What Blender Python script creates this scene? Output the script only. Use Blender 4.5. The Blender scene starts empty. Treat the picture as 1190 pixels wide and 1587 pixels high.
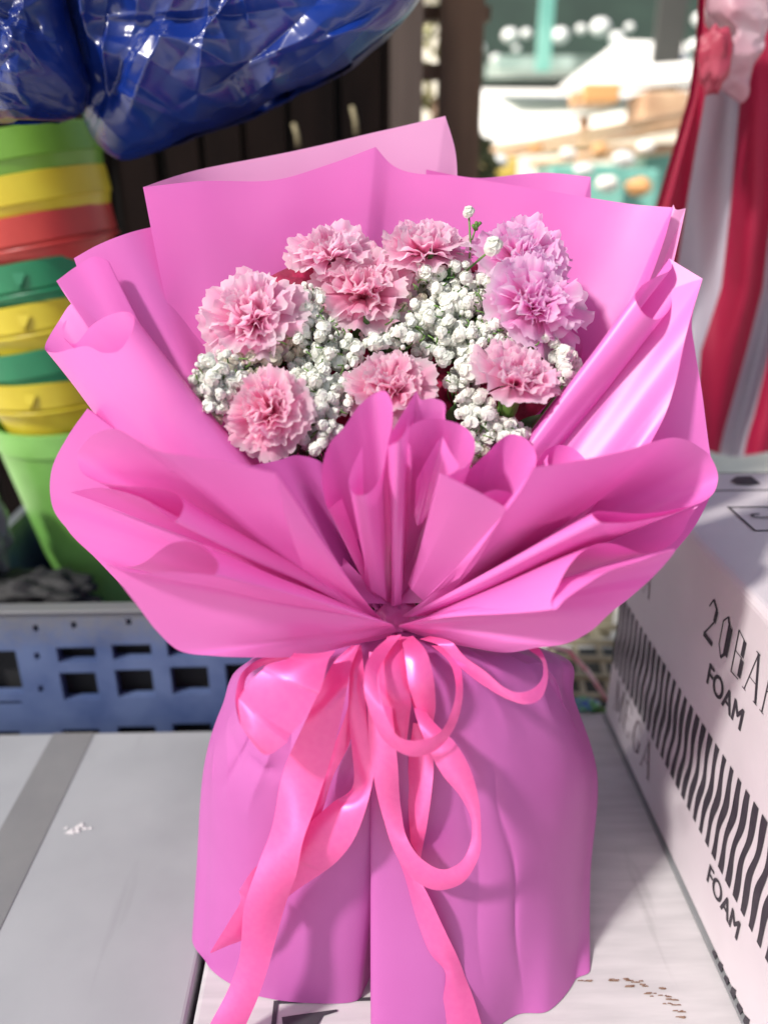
import bpy, math, random
import numpy as np
from mathutils import Vector, Matrix, noise
rnd = random.Random(7)
scn = bpy.context.scene
COL = scn.collection

# ------------------------------------------------------------------ camera
FPX, CH = 1230.0, 0.563
PITCH, YAW = math.radians(22.7), math.radians(-1.5)
cam = bpy.data.cameras.new('camera'); camo = bpy.data.objects.new('camera', cam)
COL.objects.link(camo); scn.camera = camo
camo.location = (0, 0, CH); camo.rotation_euler = (math.pi/2 - PITCH, 0, YAW)
cam.sensor_fit = 'VERTICAL'; cam.sensor_height = 36; cam.lens = 36*FPX/1587
cam.clip_start = .02; cam.clip_end = 300
cam.dof.use_dof = True; cam.dof.focus_distance = .555; cam.dof.aperture_fstop = 2.8

# ------------------------------------------------------------------ world, sun, exposure
SUN_DIR = Vector((.58, .40, -.71)).normalized()      # direction the light travels
w = bpy.data.worlds.new('World'); scn.world = w; w.use_nodes = True
nt = w.node_tree; nt.nodes.clear()
sky = nt.nodes.new('ShaderNodeTexSky'); sky.sky_type = 'NISHITA'; sky.sun_disc = False
sky.sun_elevation = math.asin(-SUN_DIR.z); sky.sun_rotation = math.atan2(-SUN_DIR.x, -SUN_DIR.y)
sky.air_density = 1.2; sky.dust_density = 3.0
bg = nt.nodes.new('ShaderNodeBackground'); bg.inputs[1].default_value = .095
out = nt.nodes.new('ShaderNodeOutputWorld')
nt.links.new(sky.outputs[0], bg.inputs[0]); nt.links.new(bg.outputs[0], out.inputs[0])
sun = bpy.data.lights.new('sun', 'SUN'); sun.energy = 5.0; sun.angle = math.radians(5); sun.color = (1, .955, .90)
suno = bpy.data.objects.new('sun', sun); COL.objects.link(suno)
suno.rotation_euler = SUN_DIR.to_track_quat('-Z', 'Y').to_euler(); suno.location = (-2, -2, 4)
scn.view_settings.view_transform = 'Standard'; scn.view_settings.look = 'None'
scn.view_settings.exposure = .70; scn.view_settings.gamma = 1

# ------------------------------------------------------------------ helpers
_a = math.pi/2 - PITCH
_R = np.array([[math.cos(YAW), -math.sin(YAW), 0], [math.sin(YAW), math.cos(YAW), 0], [0, 0, 1]]) @ \
     np.array([[1, 0, 0], [0, math.cos(_a), -math.sin(_a)], [0, math.sin(_a), math.cos(_a)]])
def ray(x, y): return _R @ np.array([(x-595)/FPX, -(y-793.5)/FPX, -1.])
def P(x, y, Y):
    r = ray(x, y); return np.array([0, 0, CH]) + r*(Y/r[1])
def G(x, y, z=0.):
    r = ray(x, y); return np.array([0, 0, CH]) + r*((z-CH)/r[2])

def tag(o, label=None, cat=None, group=None, kind=None):
    if label: o['label'] = label
    if cat: o['category'] = cat
    if group: o['group'] = group
    if kind: o['kind'] = kind
    return o
def empty(name, loc=(0, 0, 0), label=None, cat=None, group=None):
    o = bpy.data.objects.new(name, None); COL.objects.link(o); o.location = loc
    o.empty_display_size = .05
    return tag(o, label, cat, group)
bpy_roots = {}
def wloc(o):
    v = Vector((0, 0, 0)); 
    while o is not None: v = v + o.location; o = o.parent
    return v
def mesh(name, V, F, mat, parent=None, smooth=True, world=True, attrs=None):
    """V in world coordinates (parents are unrotated empties/meshes)"""
    me = bpy.data.meshes.new(name)
    off = np.array(wloc(parent)) if (parent is not None and world) else np.zeros(3)
    V = np.asarray(V, float) - off
    me.from_pydata([tuple(v) for v in V], [], [tuple(f) for f in F])
    if smooth: me.polygons.foreach_set('use_smooth', [True]*len(me.polygons))
    if attrs:
        for k, a in attrs.items():
            at = me.attributes.new(k, 'FLOAT', 'POINT'); at.data.foreach_set('value', np.asarray(a, float))
    me.materials.append(mat); me.update()
    o = bpy.data.objects.new(name, me); COL.objects.link(o)
    if parent is not None: o.parent = parent
    return o
class MB:
    def __init__(s): s.V = []; s.F = []; s.n = 0; s.A = []
    def add(s, V, F, a=None):
        V = np.asarray(V, float); s.V.append(V)
        s.F += [tuple(i + s.n for i in f) for f in F]; s.n += len(V)
        s.A.append(np.zeros(len(V)) if a is None else np.asarray(a, float))
    def box(s, lo, hi, M=None):
        x0, y0, z0 = lo; x1, y1, z1 = hi
        V = np.array([[x0,y0,z0],[x1,y0,z0],[x1,y1,z0],[x0,y1,z0],[x0,y0,z1],[x1,y0,z1],[x1,y1,z1],[x0,y1,z1]], float)
        if M is not None: V = np.array([list(M @ Vector(v)) for v in V])
        s.add(V, [(0,3,2,1),(4,5,6,7),(0,1,5,4),(1,2,6,5),(2,3,7,6),(3,0,4,7)])
    def bar(s, a, b, r0, r1=None, n=8):
        a = Vector(a); b = Vector(b); r1 = r0 if r1 is None else r1
        d = (b-a).normalized(); u = d.orthogonal().normalized(); v = d.cross(u)
        V = []
        for p, r in ((a, r0), (b, r1)):
            for i in range(n):
                t = 2*math.pi*i/n; V.append(p + u*(r*math.cos(t)) + v*(r*math.sin(t)))
        F = [(i, (i+1) % n, n+(i+1) % n, n+i) for i in range(n)] + [tuple(range(n))[::-1], tuple(range(n, 2*n))]
        s.add([list(p) for p in V], F)
    def tube(s, pts, r, n=6):
        pts = [Vector(p) for p in pts]
        V = []; F = []
        for k, p in enumerate(pts):
            d = (pts[min(k+1, len(pts)-1)] - pts[max(k-1, 0)]).normalized()
            u = d.cross(Vector((.3, .9, .2))).normalized(); v = d.cross(u)
            rr = r(k/(len(pts)-1)) if callable(r) else r
            for i in range(n):
                t = 2*math.pi*i/n; V.append(list(p + u*(rr*math.cos(t)) + v*(rr*math.sin(t))))
        for k in range(len(pts)-1):
            for i in range(n): F.append((k*n+i, k*n+(i+1) % n, (k+1)*n+(i+1) % n, (k+1)*n+i))
        F.append(tuple(range(n))[::-1]); F.append(tuple(range((len(pts)-1)*n, len(pts)*n)))
        s.add(V, F)
    def build(s, name, mat, parent=None, smooth=True, attr=None):
        return mesh(name, np.concatenate(s.V), s.F, mat, parent, smooth,
                    attrs={attr: np.concatenate(s.A)} if attr else None)
def bevel(o, w_, seg=3):
    m = o.modifiers.new('bevel', 'BEVEL'); m.width = w_; m.segments = seg; m.limit_method = 'ANGLE'; return o

def grid_faces(nr, nc, closed=False):
    F = []
    for i in range(nr-1):
        for j in range(nc if closed else nc-1):
            k = (j+1) % nc
            F.append((i*nc+j, i*nc+k, (i+1)*nc+k, (i+1)*nc+j))
    return F
def crom(pts, n, corners=()):
    """resample a polyline of points as centripetal-ish Catmull-Rom; corners break tangents. Returns n pts + source parameter"""
    pts = np.asarray(pts, float); m = len(pts)
    seg = np.linalg.norm(np.diff(pts[:, :3], axis=0), axis=1) + 1e-5
    cum = np.concatenate([[0], np.cumsum(seg)])
    S = np.linspace(0, cum[-1], n); 
    for c in corners:                      # make sure corners are sampled
        k = int(np.argmin(abs(S - cum[c]))); S[k] = cum[c]
    O = []; T = []
    for s_ in S:
        i = min(int(np.searchsorted(cum, s_, 'right'))-1, m-2); i = max(i, 0)
        t = (s_-cum[i])/seg[i]
        p1, p2 = pts[i], pts[i+1]
        def tang(k, other):
            if k == 0 or k == m-1 or k in corners: return (p2-p1)
            a = (pts[k]-pts[k-1])/seg[k-1]; b = (pts[k+1]-pts[k])/seg[k]
            wa = seg[k]/(seg[k-1]+seg[k])
            return (a*wa + b*(1-wa))*seg[i]
        m1, m2 = tang(i, 1), tang(i+1, 1)
        h = ((2*t**3-3*t**2+1)*p1 + (t**3-2*t**2+t)*m1 + (-2*t**3+3*t**2)*p2 + (t**3-t**2)*m2)
        O.append(h); T.append((i+t)/(m-1))
    return np.array(O), np.array(T)

def lump(name, c, rx, ry, rz, mat, amp=.25, sc=6, nu=48, nv=28, seed=0, ridge=0.):
    V = []
    for i in range(nv):
        t = math.pi*(i+.01)/(nv-.98)
        for j in range(nu):
            a = 2*math.pi*j/nu; d = Vector((math.sin(t)*math.cos(a), math.sin(t)*math.sin(a), math.cos(t)))
            k = 1 + amp*noise.noise(d*sc*.4 + Vector((seed, 0, 0))) + amp*.5*(1-abs(noise.noise(d*sc + Vector((0, seed, 0))))*2) * (1 if ridge else .5)
            V.append([c[0]+d.x*rx*k, c[1]+d.y*ry*k, c[2]+d.z*rz*k])
    return mesh(name, V, grid_faces(nv, nu, True), mat)

# ------------------------------------------------------------------ materials
def newmat(name):
    m = bpy.data.materials.new(name); m.use_nodes = True
    n = m.node_tree; n.nodes.clear()
    o = n.nodes.new('ShaderNodeOutputMaterial'); b = n.nodes.new('ShaderNodeBsdfPrincipled')
    n.links.new(b.outputs[0], o.inputs[0]); return m, n, b, o
def noise_ramp(n, scale, c0, c1, lo=.35, hi=.65, detail=6, coord='Object', stretch=None):
    tc = n.nodes.new('ShaderNodeTexCoord'); nz = n.nodes.new('ShaderNodeTexNoise'); r = n.nodes.new('ShaderNodeValToRGB')
    nz.inputs['Scale'].default_value = scale; nz.inputs['Detail'].default_value = detail
    src = tc.outputs[coord]
    if stretch:
        mp = n.nodes.new('ShaderNodeMapping'); mp.inputs['Scale'].default_value = stretch
        n.links.new(src, mp.inputs[0]); src = mp.outputs[0]
    n.links.new(src, nz.inputs['Vector']); n.links.new(nz.outputs['Fac'], r.inputs[0])
    r.color_ramp.elements[0].position = lo; r.color_ramp.elements[1].position = hi
    r.color_ramp.elements[0].color = (*c0, 1); r.color_ramp.elements[1].color = (*c1, 1)
    return r.outputs[0], nz.outputs['Fac']
def bump(n, b, h, strength, dist=.001):
    bp = n.nodes.new('ShaderNodeBump'); bp.inputs['Strength'].default_value = strength; bp.inputs['Distance'].default_value = dist
    n.links.new(h, bp.inputs['Height']); n.links.new(bp.outputs[0], b.inputs['Normal']); return bp
def simple(name, c0, c1=None, rough=.6, scale=30, bs=.2, bd=.001, stretch=None, metal=0, coat=0, lo=.35, hi=.65):
    m, n, b, o = newmat(name)
    c1 = c1 or tuple(x*.85 for x in c0)
    c, f = noise_ramp(n, scale, c1, c0, lo, hi, stretch=stretch)
    n.links.new(c, b.inputs['Base Color']); b.inputs['Roughness'].default_value = rough
    b.inputs['Metallic'].default_value = metal; b.inputs['Coat Weight'].default_value = coat
    if bs: bump(n, b, f, bs, bd)
    return m
def translucent(name, c0, c1, tr, mixf, rough=.45, scale=12, bs=.1, bd=.001, sheen=0, coat=0, fine=None):
    m, n, b, o = newmat(name)
    c, f = noise_ramp(n, scale, c1, c0)
    n.links.new(c, b.inputs['Base Color']); b.inputs['Roughness'].default_value = rough
    b.inputs['Coat Weight'].default_value = coat; b.inputs['Sheen Weight'].default_value = sheen
    t = n.nodes.new('ShaderNodeBsdfTranslucent'); t.inputs[0].default_value = (*tr, 1)
    mx = n.nodes.new('ShaderNodeMixShader'); mx.inputs[0].default_value = mixf
    n.links.new(b.outputs[0], mx.inputs[1]); n.links.new(t.outputs[0], mx.inputs[2]); n.links.new(mx.outputs[0], o.inputs[0])
    g_ = n.nodes.new('ShaderNodeTexNoise'); g_.inputs['Scale'].default_value = 420; g_.inputs['Detail'].default_value = 2
    ad_ = n.nodes.new('ShaderNodeMath'); ad_.operation = 'MULTIPLY_ADD'; n.links.new(g_.outputs['Fac'], ad_.inputs[0]); ad_.inputs[1].default_value = .06; n.links.new(f, ad_.inputs[2])
    bp = bump(n, b, ad_.outputs[0], bs, bd); n.links.new(bp.outputs[0], t.inputs['Normal'])
    return m
M = {}
M['paper'] = translucent('pink_matte_paper', (.83, .225, .63), (.80, .19, .60), (.97, .16, .59), .26, rough=.36, scale=9, bs=.25, bd=.0015)
M['paper_backlit'] = translucent('backlit_pink_paper', (.90, .42, .72), (.88, .39, .70), (.97, .3, .7), .32, rough=.40, scale=9, bs=.25, bd=.0015)  # paler copy of the pink paper; backlight is put into the colour
M['skirt'] = translucent('shaded_mauve_paper', (.56, .135, .45), (.53, .12, .42), (.65, .11, .40), .15, rough=.45, scale=11, bs=.3, bd=.0015)  # darker copy of the pink paper; shade under the ruffle is in the colour
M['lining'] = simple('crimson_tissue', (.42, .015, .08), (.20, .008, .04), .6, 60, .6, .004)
M['satin'] = translucent('pink_satin', (.98, .17, .49), (.96, .15, .47), (1., .10, .40), .16, rough=.37, scale=260, bs=.05, bd=.0003, coat=.05)
for _n in M['satin'].node_tree.nodes:
    if _n.type == 'BSDF_PRINCIPLED': _n.inputs['Coat Roughness'].default_value = .26; _n.inputs['Metallic'].default_value = .38; _n.inputs['Anisotropic'].default_value = .85; _t = M['satin'].node_tree.nodes.new('ShaderNodeTangent'); _t.direction_type = 'UV_MAP'; _t.uv_map = 'UVMap'; M['satin'].node_tree.links.new(_t.outputs[0], _n.inputs['Tangent'])
def scuff(m, amt=.72, lo=.30, hi=.36):
    n = m.node_tree; b = [x for x in n.nodes if x.type == 'BSDF_PRINCIPLED'][0]; src = b.inputs['Base Color'].links[0].from_socket
    mx = n.nodes.new('ShaderNodeMix'); mx.data_type = 'RGBA'; mx.blend_type = 'MULTIPLY'; mx.inputs[0].default_value = 1
    for k, (sc, st) in enumerate(((3.2, (1, 1, 1)), (26, (1, .12, 1)))):
        c, f = noise_ramp(n, sc, (amt+.1*k,)*3, (1, 1, 1), lo, hi if k else .5, 9, stretch=st)
        m2 = n.nodes.new('ShaderNodeMix'); m2.data_type = 'RGBA'; m2.blend_type = 'MULTIPLY'; m2.inputs[0].default_value = 1
        n.links.new(src, m2.inputs['A']); n.links.new(c, m2.inputs['B']); src = m2.outputs['Result']
    n.links.new(src, b.inputs['Base Color'])
M['leaf'] = simple('stem_green', (.06, .16, .04), (.025, .07, .02), .5, 80, .2)
M['calyx'] = simple('calyx_green', (.16, .30, .06), (.05, .13, .03), .45, 60, .15)
M['white_card'] = simple('white_foam_board', (.57, .55, .56), (.49, .475, .485), .55, 16, .25, .0006, stretch=(1, 8, 1))
M['grey_card'] = simple('cool_white_card', (.37, .38, .395), (.31, .32, .335), .5, 7, .2, .0008)
M['tape'] = simple('grey_tape', (.215, .215, .215), (.185, .185, .19), .4, 14, .1)
M['ink'] = simple('dark_print', (.035, .03, .04), (.05, .045, .055), .6, 80, 0)
M['ink_soft'] = simple('faded_print', (.10, .07, .085), (.17, .12, .14), .6, 80, 0)
M['rust'] = simple('brown_mark', (.16, .08, .05), (.30, .2, .15), .8, 300, 0)

scuff(M['white_card']); scuff(M['grey_card'], .8); scuff(M['tape'], .85)
def carnation_mat(name, deep, pale):
    m, n, b, o = newmat(name)
    at = n.nodes.new('ShaderNodeAttribute'); at.attribute_name = 'tip'
    r = n.nodes.new('ShaderNodeValToRGB')
    r.color_ramp.elements[0].position = .05; r.color_ramp.elements[0].color = (*[deep[0]*.97, deep[1]*.75, deep[2]*.85], 1)
    r.color_ramp.elements[1].position = 1.0; r.color_ramp.elements[1].color = (*pale, 1)
    e = r.color_ramp.elements.new(.6); e.color = (*deep, 1)
    n.links.new(at.outputs['Fac'], r.inputs[0])
    c2, f = noise_ramp(n, 90, (.90, .90, .92), (1, 1, 1), .3, .65)
    mx = n.nodes.new('ShaderNodeMix'); mx.data_type = 'RGBA'; mx.blend_type = 'MULTIPLY'; mx.inputs[0].default_value = 1
    n.links.new(r.outputs[0], mx.inputs['A']); n.links.new(c2, mx.inputs['B'])
    n.links.new(mx.outputs['Result'], b.inputs['Base Color']); b.inputs['Roughness'].default_value = .6
    t = n.nodes.new('ShaderNodeBsdfTranslucent'); n.links.new(mx.outputs['Result'], t.inputs[0])
    ms = n.nodes.new('ShaderNodeMixShader'); ms.inputs[0].default_value = .62
    n.links.new(b.outputs[0], ms.inputs[1]); n.links.new(t.outputs[0], ms.inputs[2]); n.links.new(ms.outputs[0], o.inputs[0])
    bump(n, b, f, .3, .001)
    return m
CM = [carnation_mat('carnation_pink', (1., .57, .77), (1., .87, .93)),
      carnation_mat('carnation_lilac_pink', (.98, .50, .82), (.99, .81, .96)),
      carnation_mat('carnation_rose', (1., .53, .72), (1., .84, .90))]
M['blossom'] = translucent('white_blossom', (.92, .93, .89), (.84, .86, .78), (.85, .88, .78), .25, rough=.6, scale=160, bs=.6, bd=.0008)
M['blossom_tan'] = translucent('tan_blossom', (.78, .74, .62), (.62, .56, .44), (.75, .7, .55), .25, rough=.65, scale=160, bs=.6, bd=.0008)  # tan copy of the blossom, used on some sprigs

# ------------------------------------------------------------------ ground and boxes
mg = simple('pale_ground', (.62, .59, .53), (.50, .46, .40), .9, 3, .3, .01)
V = [(-60, -10, -.30), (60, -10, -.30), (60, 120, -.30), (-60, 120, -.30)]
tag(mesh('ground', V, [(0, 1, 2, 3)], mg, smooth=False), kind='structure')

XG = -.1315                                # gap between the two white boxes
b1 = empty('foam_box', (-.38, .45, -.30), 'long white foam box at lower left with a grey tape strip across its lid', 'box')
m_ = MB(); m_.box((-.75, .16, -.30), (XG-.002, .724, 0)); bevel(m_.build('box_body', M['grey_card'], b1, smooth=False), .004)
m_ = MB(); m_.box((-.345, .162, .0002), (-.300, .722, .0007)); m_.build('tape', M['tape'], b1, smooth=False)
# small torn dent in the lid
dn = MB()
c = G(118, 1288)
for k in range(14):
    a = rnd.uniform(0, 6.28); r = rnd.uniform(0, .009)
    q = [c[0]+r*1.6*math.cos(a), c[1]+r*math.sin(a), .0006]; s = rnd.uniform(.002, .005)
    dn.add([[q[0]-s, q[1]-s*.4, .0005], [q[0]+s, q[1]-s*.3, .0005], [q[0]+s*.4, q[1]+s*.5, .0005+s*.5]], [(0, 1, 2)])
dn.build('torn_patch', M['white_card'], b1, smooth=False)

b2 = empty('foam_box', (.06, .45, -.30), 'white foam box with a printed square under the bouquet', 'box')
m_ = MB(); m_.box((XG+.003, .10, -.30), (.40, .745, 0)); bevel(m_.build('box_body', M['white_card'], b2, smooth=False), .004)
pr = MB()
def flat_poly(mb, pts, z):
    n = len(pts); mb.add([[p[0], p[1], z] for p in pts], [tuple(range(n))])
def line_on(mb, a, b, wd, z):
    a = np.array(a[:2]); b = np.array(b[:2]); d = (b-a)/np.linalg.norm(b-a); nn = np.array([-d[1], d[0]])*wd/2
    flat_poly(mb, [a-nn, b-nn, b+nn, a+nn], z)
c0, c1 = G(428, 1554), G(600, 1548)
line_on(pr, c0, c1, .0028, .0006); line_on(pr, c0 + np.array([.0, .001, 0]), [c0[0], .30, 0], .0035, .0009)
line_on(pr, c1, [c1[0]+.004, .30, 0], .0028, .0009)
q = [G(437, 1578)[:2], G(470, 1573)[:2], G(522, 1566)[:2], G(523, 1569)[:2], G(500, 1576)[:2], G(493, 1590)[:2], G(440, 1600)[:2]]
flat_poly(pr, q, .0012)
pr.build('print', M['ink'], b2, smooth=False)
st = MB()
for (x, y, L) in [(896, 1521, 22), (925, 1520, 34), (968, 1519, 8), (975, 1522, 20), (968, 1530, 14), (992, 1528, 9), (1000, 1540, 16), (1006, 1545, 30), (1030, 1550, 16), (1028, 1557, 22), (1042, 1568, 18), (1050, 1578, 8), (1015, 1533, 12)]:
    for k in range(5):
        p = G(x + rnd.uniform(0, L), y + rnd.uniform(-1.5, 1.5)); s = rnd.uniform(.001, .003)
        flat_poly(st, [(p[0]-s, p[1]-.0004), (p[0]+s, p[1]-.0006), (p[0]+s*.8, p[1]+.0005), (p[0]-s*.7, p[1]+.0004)], .0006 + .0001*k)
st.build('rust_stain', M['rust'], b2, smooth=False)

# printed carton on the right
XF, ZT = .269, .294
b3 = empty('printed_box', (.5, .45, 0), 'white carton with wavy black stripes and lettering standing right of the bouquet', 'box')
mp_ = simple('pink_bounce_card', (.68, .63, .66), (.62, .57, .60), .5, 10, .15, .0006)  # white card with the pink bounce light mixed into its colour
m_ = MB(); m_.box((XF, .05, .004), (.80, .738, ZT)); bevel(m_.build('box_body', mp_, b3, smooth=False), .007, 4)
def text(s, name, mat, parent, origin, xdir, ydir, width, height, bold=0., ext=0.):
    cu = bpy.data.curves.new(name, 'FONT'); cu.body = s; cu.offset = bold; cu.resolution_u = 6
    o = bpy.data.objects.new(name, cu); COL.objects.link(o); bpy.context.view_layer.update()
    dg = bpy.context.evaluated_depsgraph_get(); me = bpy.data.meshes.new_from_object(o.evaluated_get(dg))
    bpy.data.objects.remove(o); co = np.array([v.co[:] for v in me.vertices])
    mn, mx = co.min(0), co.max(0)
    u = (co[:, 0]-mn[0])/(mx[0]-mn[0])*width; v = (co[:, 1]-mn[1])/(mx[1]-mn[1])*height
    Vv = np.array(origin)[None] + u[:, None]*np.array(xdir)[None] + v[:, None]*np.array(ydir)[None]
    return mesh(name, Vv, [tuple(p.vertices) for p in me.polygons], mat, parent, smooth=False)
XX = XF - .0006
for (ty, tz, tw_, th) in ((.521, .196, .060, .0180), (.463, .049, .054, .0172)):
    parts = [text('FOAM', 'lettering', M['ink'], b3, (XX-.00004*k, ty-dy, tz+dz), (0, -1, 0), (0, 0, 1), tw_, th, 0) for k, (dy, dz) in enumerate(((0, 0), (.0007, 0), (.0014, .0003), (.0007, .0006)))]
    vs, fs, off_ = [], [], 0
    for p_ in parts:
        vs += [tuple(v.co) for v in p_.data.vertices]; fs += [tuple(i+off_ for i in f.vertices) for f in p_.data.polygons]; off_ += len(p_.data.vertices)
    nm = bpy.data.meshes.new('lettering'); nm.from_pydata(vs, [], fs); nm.materials.append(M['ink']); parts[0].data = nm
    for p_ in parts[1:]: bpy.data.objects.remove(p_)
def serif_text(word, Y0, z0, wd, ht, mat, heavy=1.0, name='lettering'):
    """tall condensed serif capitals, drawn stroke by stroke"""
    S = {'M': [((.08, 0), (.08, 1), .5), ((.08, 1), (.5, .1), 1.2), ((.5, .1), (.92, 1), .5), ((.92, 0), (.92, 1), 1.2)],
         'E': [((.2, 0), (.2, 1), 1.3), ((.2, 1), (.85, 1), .4), ((.2, .52), (.7, .52), .4), ((.2, 0), (.85, 0), .4), ((.85, 1), (.85, .8), .5), ((.85, 0), (.85, .22), .5)],
         'G': [((.8, .78), (.62, 1), .5), ((.62, 1), (.35, .97), .6), ((.35, .97), (.15, .6), 1.1), ((.15, .6), (.17, .3), 1.2), ((.17, .3), (.4, .02), 1.0), ((.4, .02), (.8, .12), .5), ((.8, .12), (.8, .45), 1.1), ((.6, .45), (.95, .45), .4)],
         'A': [((.08, 0), (.5, 1), .5), ((.5, 1), (.9, 0), 1.4), ((.25, .36), (.75, .36), .4)],
         '2': [((.15, .75), (.4, 1), .7), ((.4, 1), (.8, .85), 1.3), ((.8, .85), (.75, .55), 2.2), ((.75, .55), (.12, .03), .8), ((.1, .03), (.9, .03), 2.0)],
         '0': [((.2, .25), (.2, .8), .6), ((.2, .8), (.5, 1), .6), ((.5, 1), (.78, .8), 1.2), ((.78, .85), (.78, .15), 3.4), ((.78, .2), (.5, 0), 1.2), ((.5, 0), (.2, .25), .6)],
         'B': [((.2, 0), (.2, 1), .7), ((.2, 1), (.75, .9), .5), ((.72, .92), (.72, .55), 2.2), ((.2, .52), (.75, .52), .5), ((.78, .5), (.78, .08), 2.4), ((.2, 0), (.78, .03), .5)],
         'R': [((.2, 0), (.2, 1), .7), ((.2, 1), (.75, .92), .5), ((.72, .95), (.72, .55), 2.2), ((.2, .5), (.7, .55), .5), ((.5, .5), (.9, 0), 2.0)],
         ' ': []}
    mb = MB(); n = len(word); cw = wd/n; t0 = cw*.085*heavy
    for i, ch in enumerate(word):
        for k, (a, b, th) in enumerate(S[ch]):
            pa = np.array([(i+a[0]*.86)*cw, a[1]*ht]); pb = np.array([(i+b[0]*.86)*cw, b[1]*ht])
            d = (pb-pa)/np.linalg.norm(pb-pa); nn = np.array([-d[1], d[0]])*t0*th/2
            x = XX - .00006*k
            mb.add([[x, Y0-p[0], z0+p[1]] for p in (pa-nn, pb-nn, pb+nn, pa+nn)], [(0, 1, 2, 3)])
            for (q, en) in ((a, a[1] in (0, 1)), (b, b[1] in (0, 1))):
                if en and ch in 'MAR' and abs(d[1]) > .5:
                    c_ = np.array([(i+q[0]*.86)*cw, q[1]*ht]); h_ = t0*.22
                    mb.add([[x-.0003, Y0-p[0], z0+p[1]] for p in ((c_[0]-t0*1.3, c_[1]-h_), (c_[0]+t0*1.3, c_[1]-h_), (c_[0]+t0*1.3, c_[1]+h_), (c_[0]-t0*1.3, c_[1]+h_))], [(0, 1, 2, 3)])
    return mb.build(name, mat, b3, smooth=False)
serif_text('MEGA', .708, .033, .118, .036, M['ink_soft'], 1.0)
serif_text('MEGA', .733, .196, .080, .034, M['ink_soft'], 1.0)
serif_text('20BAR', .541, .229, .122, .035, M['ink'], 1.0)
sp = MB(); Y = .729; k = 0
while Y > .06:
    n = 26; z0, z1 = .076 + .004*(Y-.5), .160 + .03*max(0, .55-Y)
    Vv = []
    for i in range(n):
        t = i/(n-1); z = z0 + (z1-z0)*t + (.0)
        off = .0027*math.sin(2*math.pi*(t*1.15) + 1.3*math.sin(Y*26) + .5)*math.exp(-((t-.5)/.33)**2)
        hw = .0034 + .0007*math.sin(9*t+Y*60)
        Vv += [[XX, Y+off+hw, z], [XX, Y+off-hw, z]]
    sp.add(Vv, [(2*i, 2*i+1, 2*i+3, 2*i+2) for i in range(n-1)]); Y -= .0128
sp.build('stripe_print', M['ink'], b3, smooth=False)
tp = MB(); zt = ZT + .0006
def rect_frame(x0, y0, x1, y1, wd, z):
    line_on(tp, (x0, y0), (x1, y0), wd, z); line_on(tp, (x0, y1), (x1, y1), wd, z)
    line_on(tp, (x0, y0-wd/2), (x0, y1+wd/2), wd, z+.0003); line_on(tp, (x1, y0-wd/2), (x1, y1+wd/2), wd, z+.0003)
a_, b_, c_ = G(1128, 786, zt), G(1174, 822, zt), G(1110, 733, zt); d_ = G(1110, 760, zt)
rect_frame(a_[0], b_[1], a_[0]+.13, a_[1], .0022, zt); rect_frame(c_[0]-.06, d_[1], c_[0]+.062, c_[1], .002, zt)
# glass pictogram and hook pictogram
g0 = [G(1131, 746, zt), G(1140, 739, zt), G(1163, 738, zt), G(1178, 750, zt), G(1160, 752, zt), G(1140, 751, zt)]
flat_poly(tp, [p[:2] for p in g0], zt+.0004)
hk = [G(x, y, zt) for x, y in ((1176, 797), (1168, 797), (1163, 799), (1167, 802), (1180, 803), (1200, 802), (1215, 800))]
for i in range(len(hk)-1): line_on(tp, hk[i], hk[i+1], .0022, zt+.0004+.0001*i)
tp.build('pictograms', M['ink'], b3, smooth=False)
lo = MB(); 
for k in range(15):
    y0 = .435 - k*.011; h = rnd.uniform(.006, .013)
    lo.add([[XF-.0004, y0, .001], [XF-.0004, y0-.007, .001], [XF-.0004, y0-.006-rnd.uniform(0, .003), .002+h], [XF-.0004, y0-.001, .002+h*.7]], [(0, 1, 2, 3)])
tag(lo.build('edge_print', M['ink'], b3, smooth=False))
m_ = MB(); m_.box((XF-.001, .05, .0005), (.80, .7385, .0035)); m_.build('bottom_edge', simple('grey_board_edge', (.25, .26, .27), None, .5, 20, 0), b3, smooth=False)
# ------------------------------------------------------------------ the bouquet: wrapping paper
B = empty('flower_bouquet', tuple(np.array([P(612, 965, .50)[0], .50, 0])), 'carnation and baby breath bouquet wrapped in bright pink paper and tied with a satin ribbon', 'bouquet')
AX = P(612, 965, .50)
def sheet(name, edge, base, mat=None, nu=170, nv=26, bulge=0., sag=0., pleat=(0, 0, 0), wr=.0010, seed=0, parent=B, pw=1.0):
    corners = [i for i, e in enumerate(edge) if len(e) > 3]
    E3 = np.array([P(*e[:3]) for e in edge]); B3 = np.array([P(*b) for b in base])
    Ep, T = crom(E3, nu, corners)
    tb = np.linspace(0, 1, len(B3))
    Bp = np.stack([np.interp(T, tb, B3[:, k]) for k in range(3)], 1)
    V = []
    for i in range(nv):
        v = i/(nv-1); q = Bp*(1-v**pw) + Ep*v**pw
        rad = q - AX; rad[:, 2] = 0; rad /= (np.linalg.norm(rad, axis=1)[:, None] + 1e-6)
        s = math.sin(math.pi*v)
        q = q + rad*bulge*s; q[:, 2] -= sag*s
        for j in range(nu):
            p = Vector(q[j]); 
            w1 = noise.noise(Vector((T[j]*7+seed*3.1, v*1.6, seed)))*wr*3*s + noise.noise(p*22 + Vector((seed, 0, 0)))*wr
            # fine radial gathers that fade towards the edge
            g = math.sin(T[j]*pleat[0]*6.283 + pleat[2])*pleat[1]*(v*(1-v)**1.3*3.2)
            q[j, 1] += w1 + g; q[j, 2] += w1*.5
        V.append(q)
    return mesh(name, np.concatenate(V), grid_faces(nv, nu), mat or M['paper'], parent)
NK = [(585, 955, .472), (650, 955, .472)]
def nk(x0=600, x1=630, y=960, Y=.475): return [(x0, y, Y), (x1, y, Y)]

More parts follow.
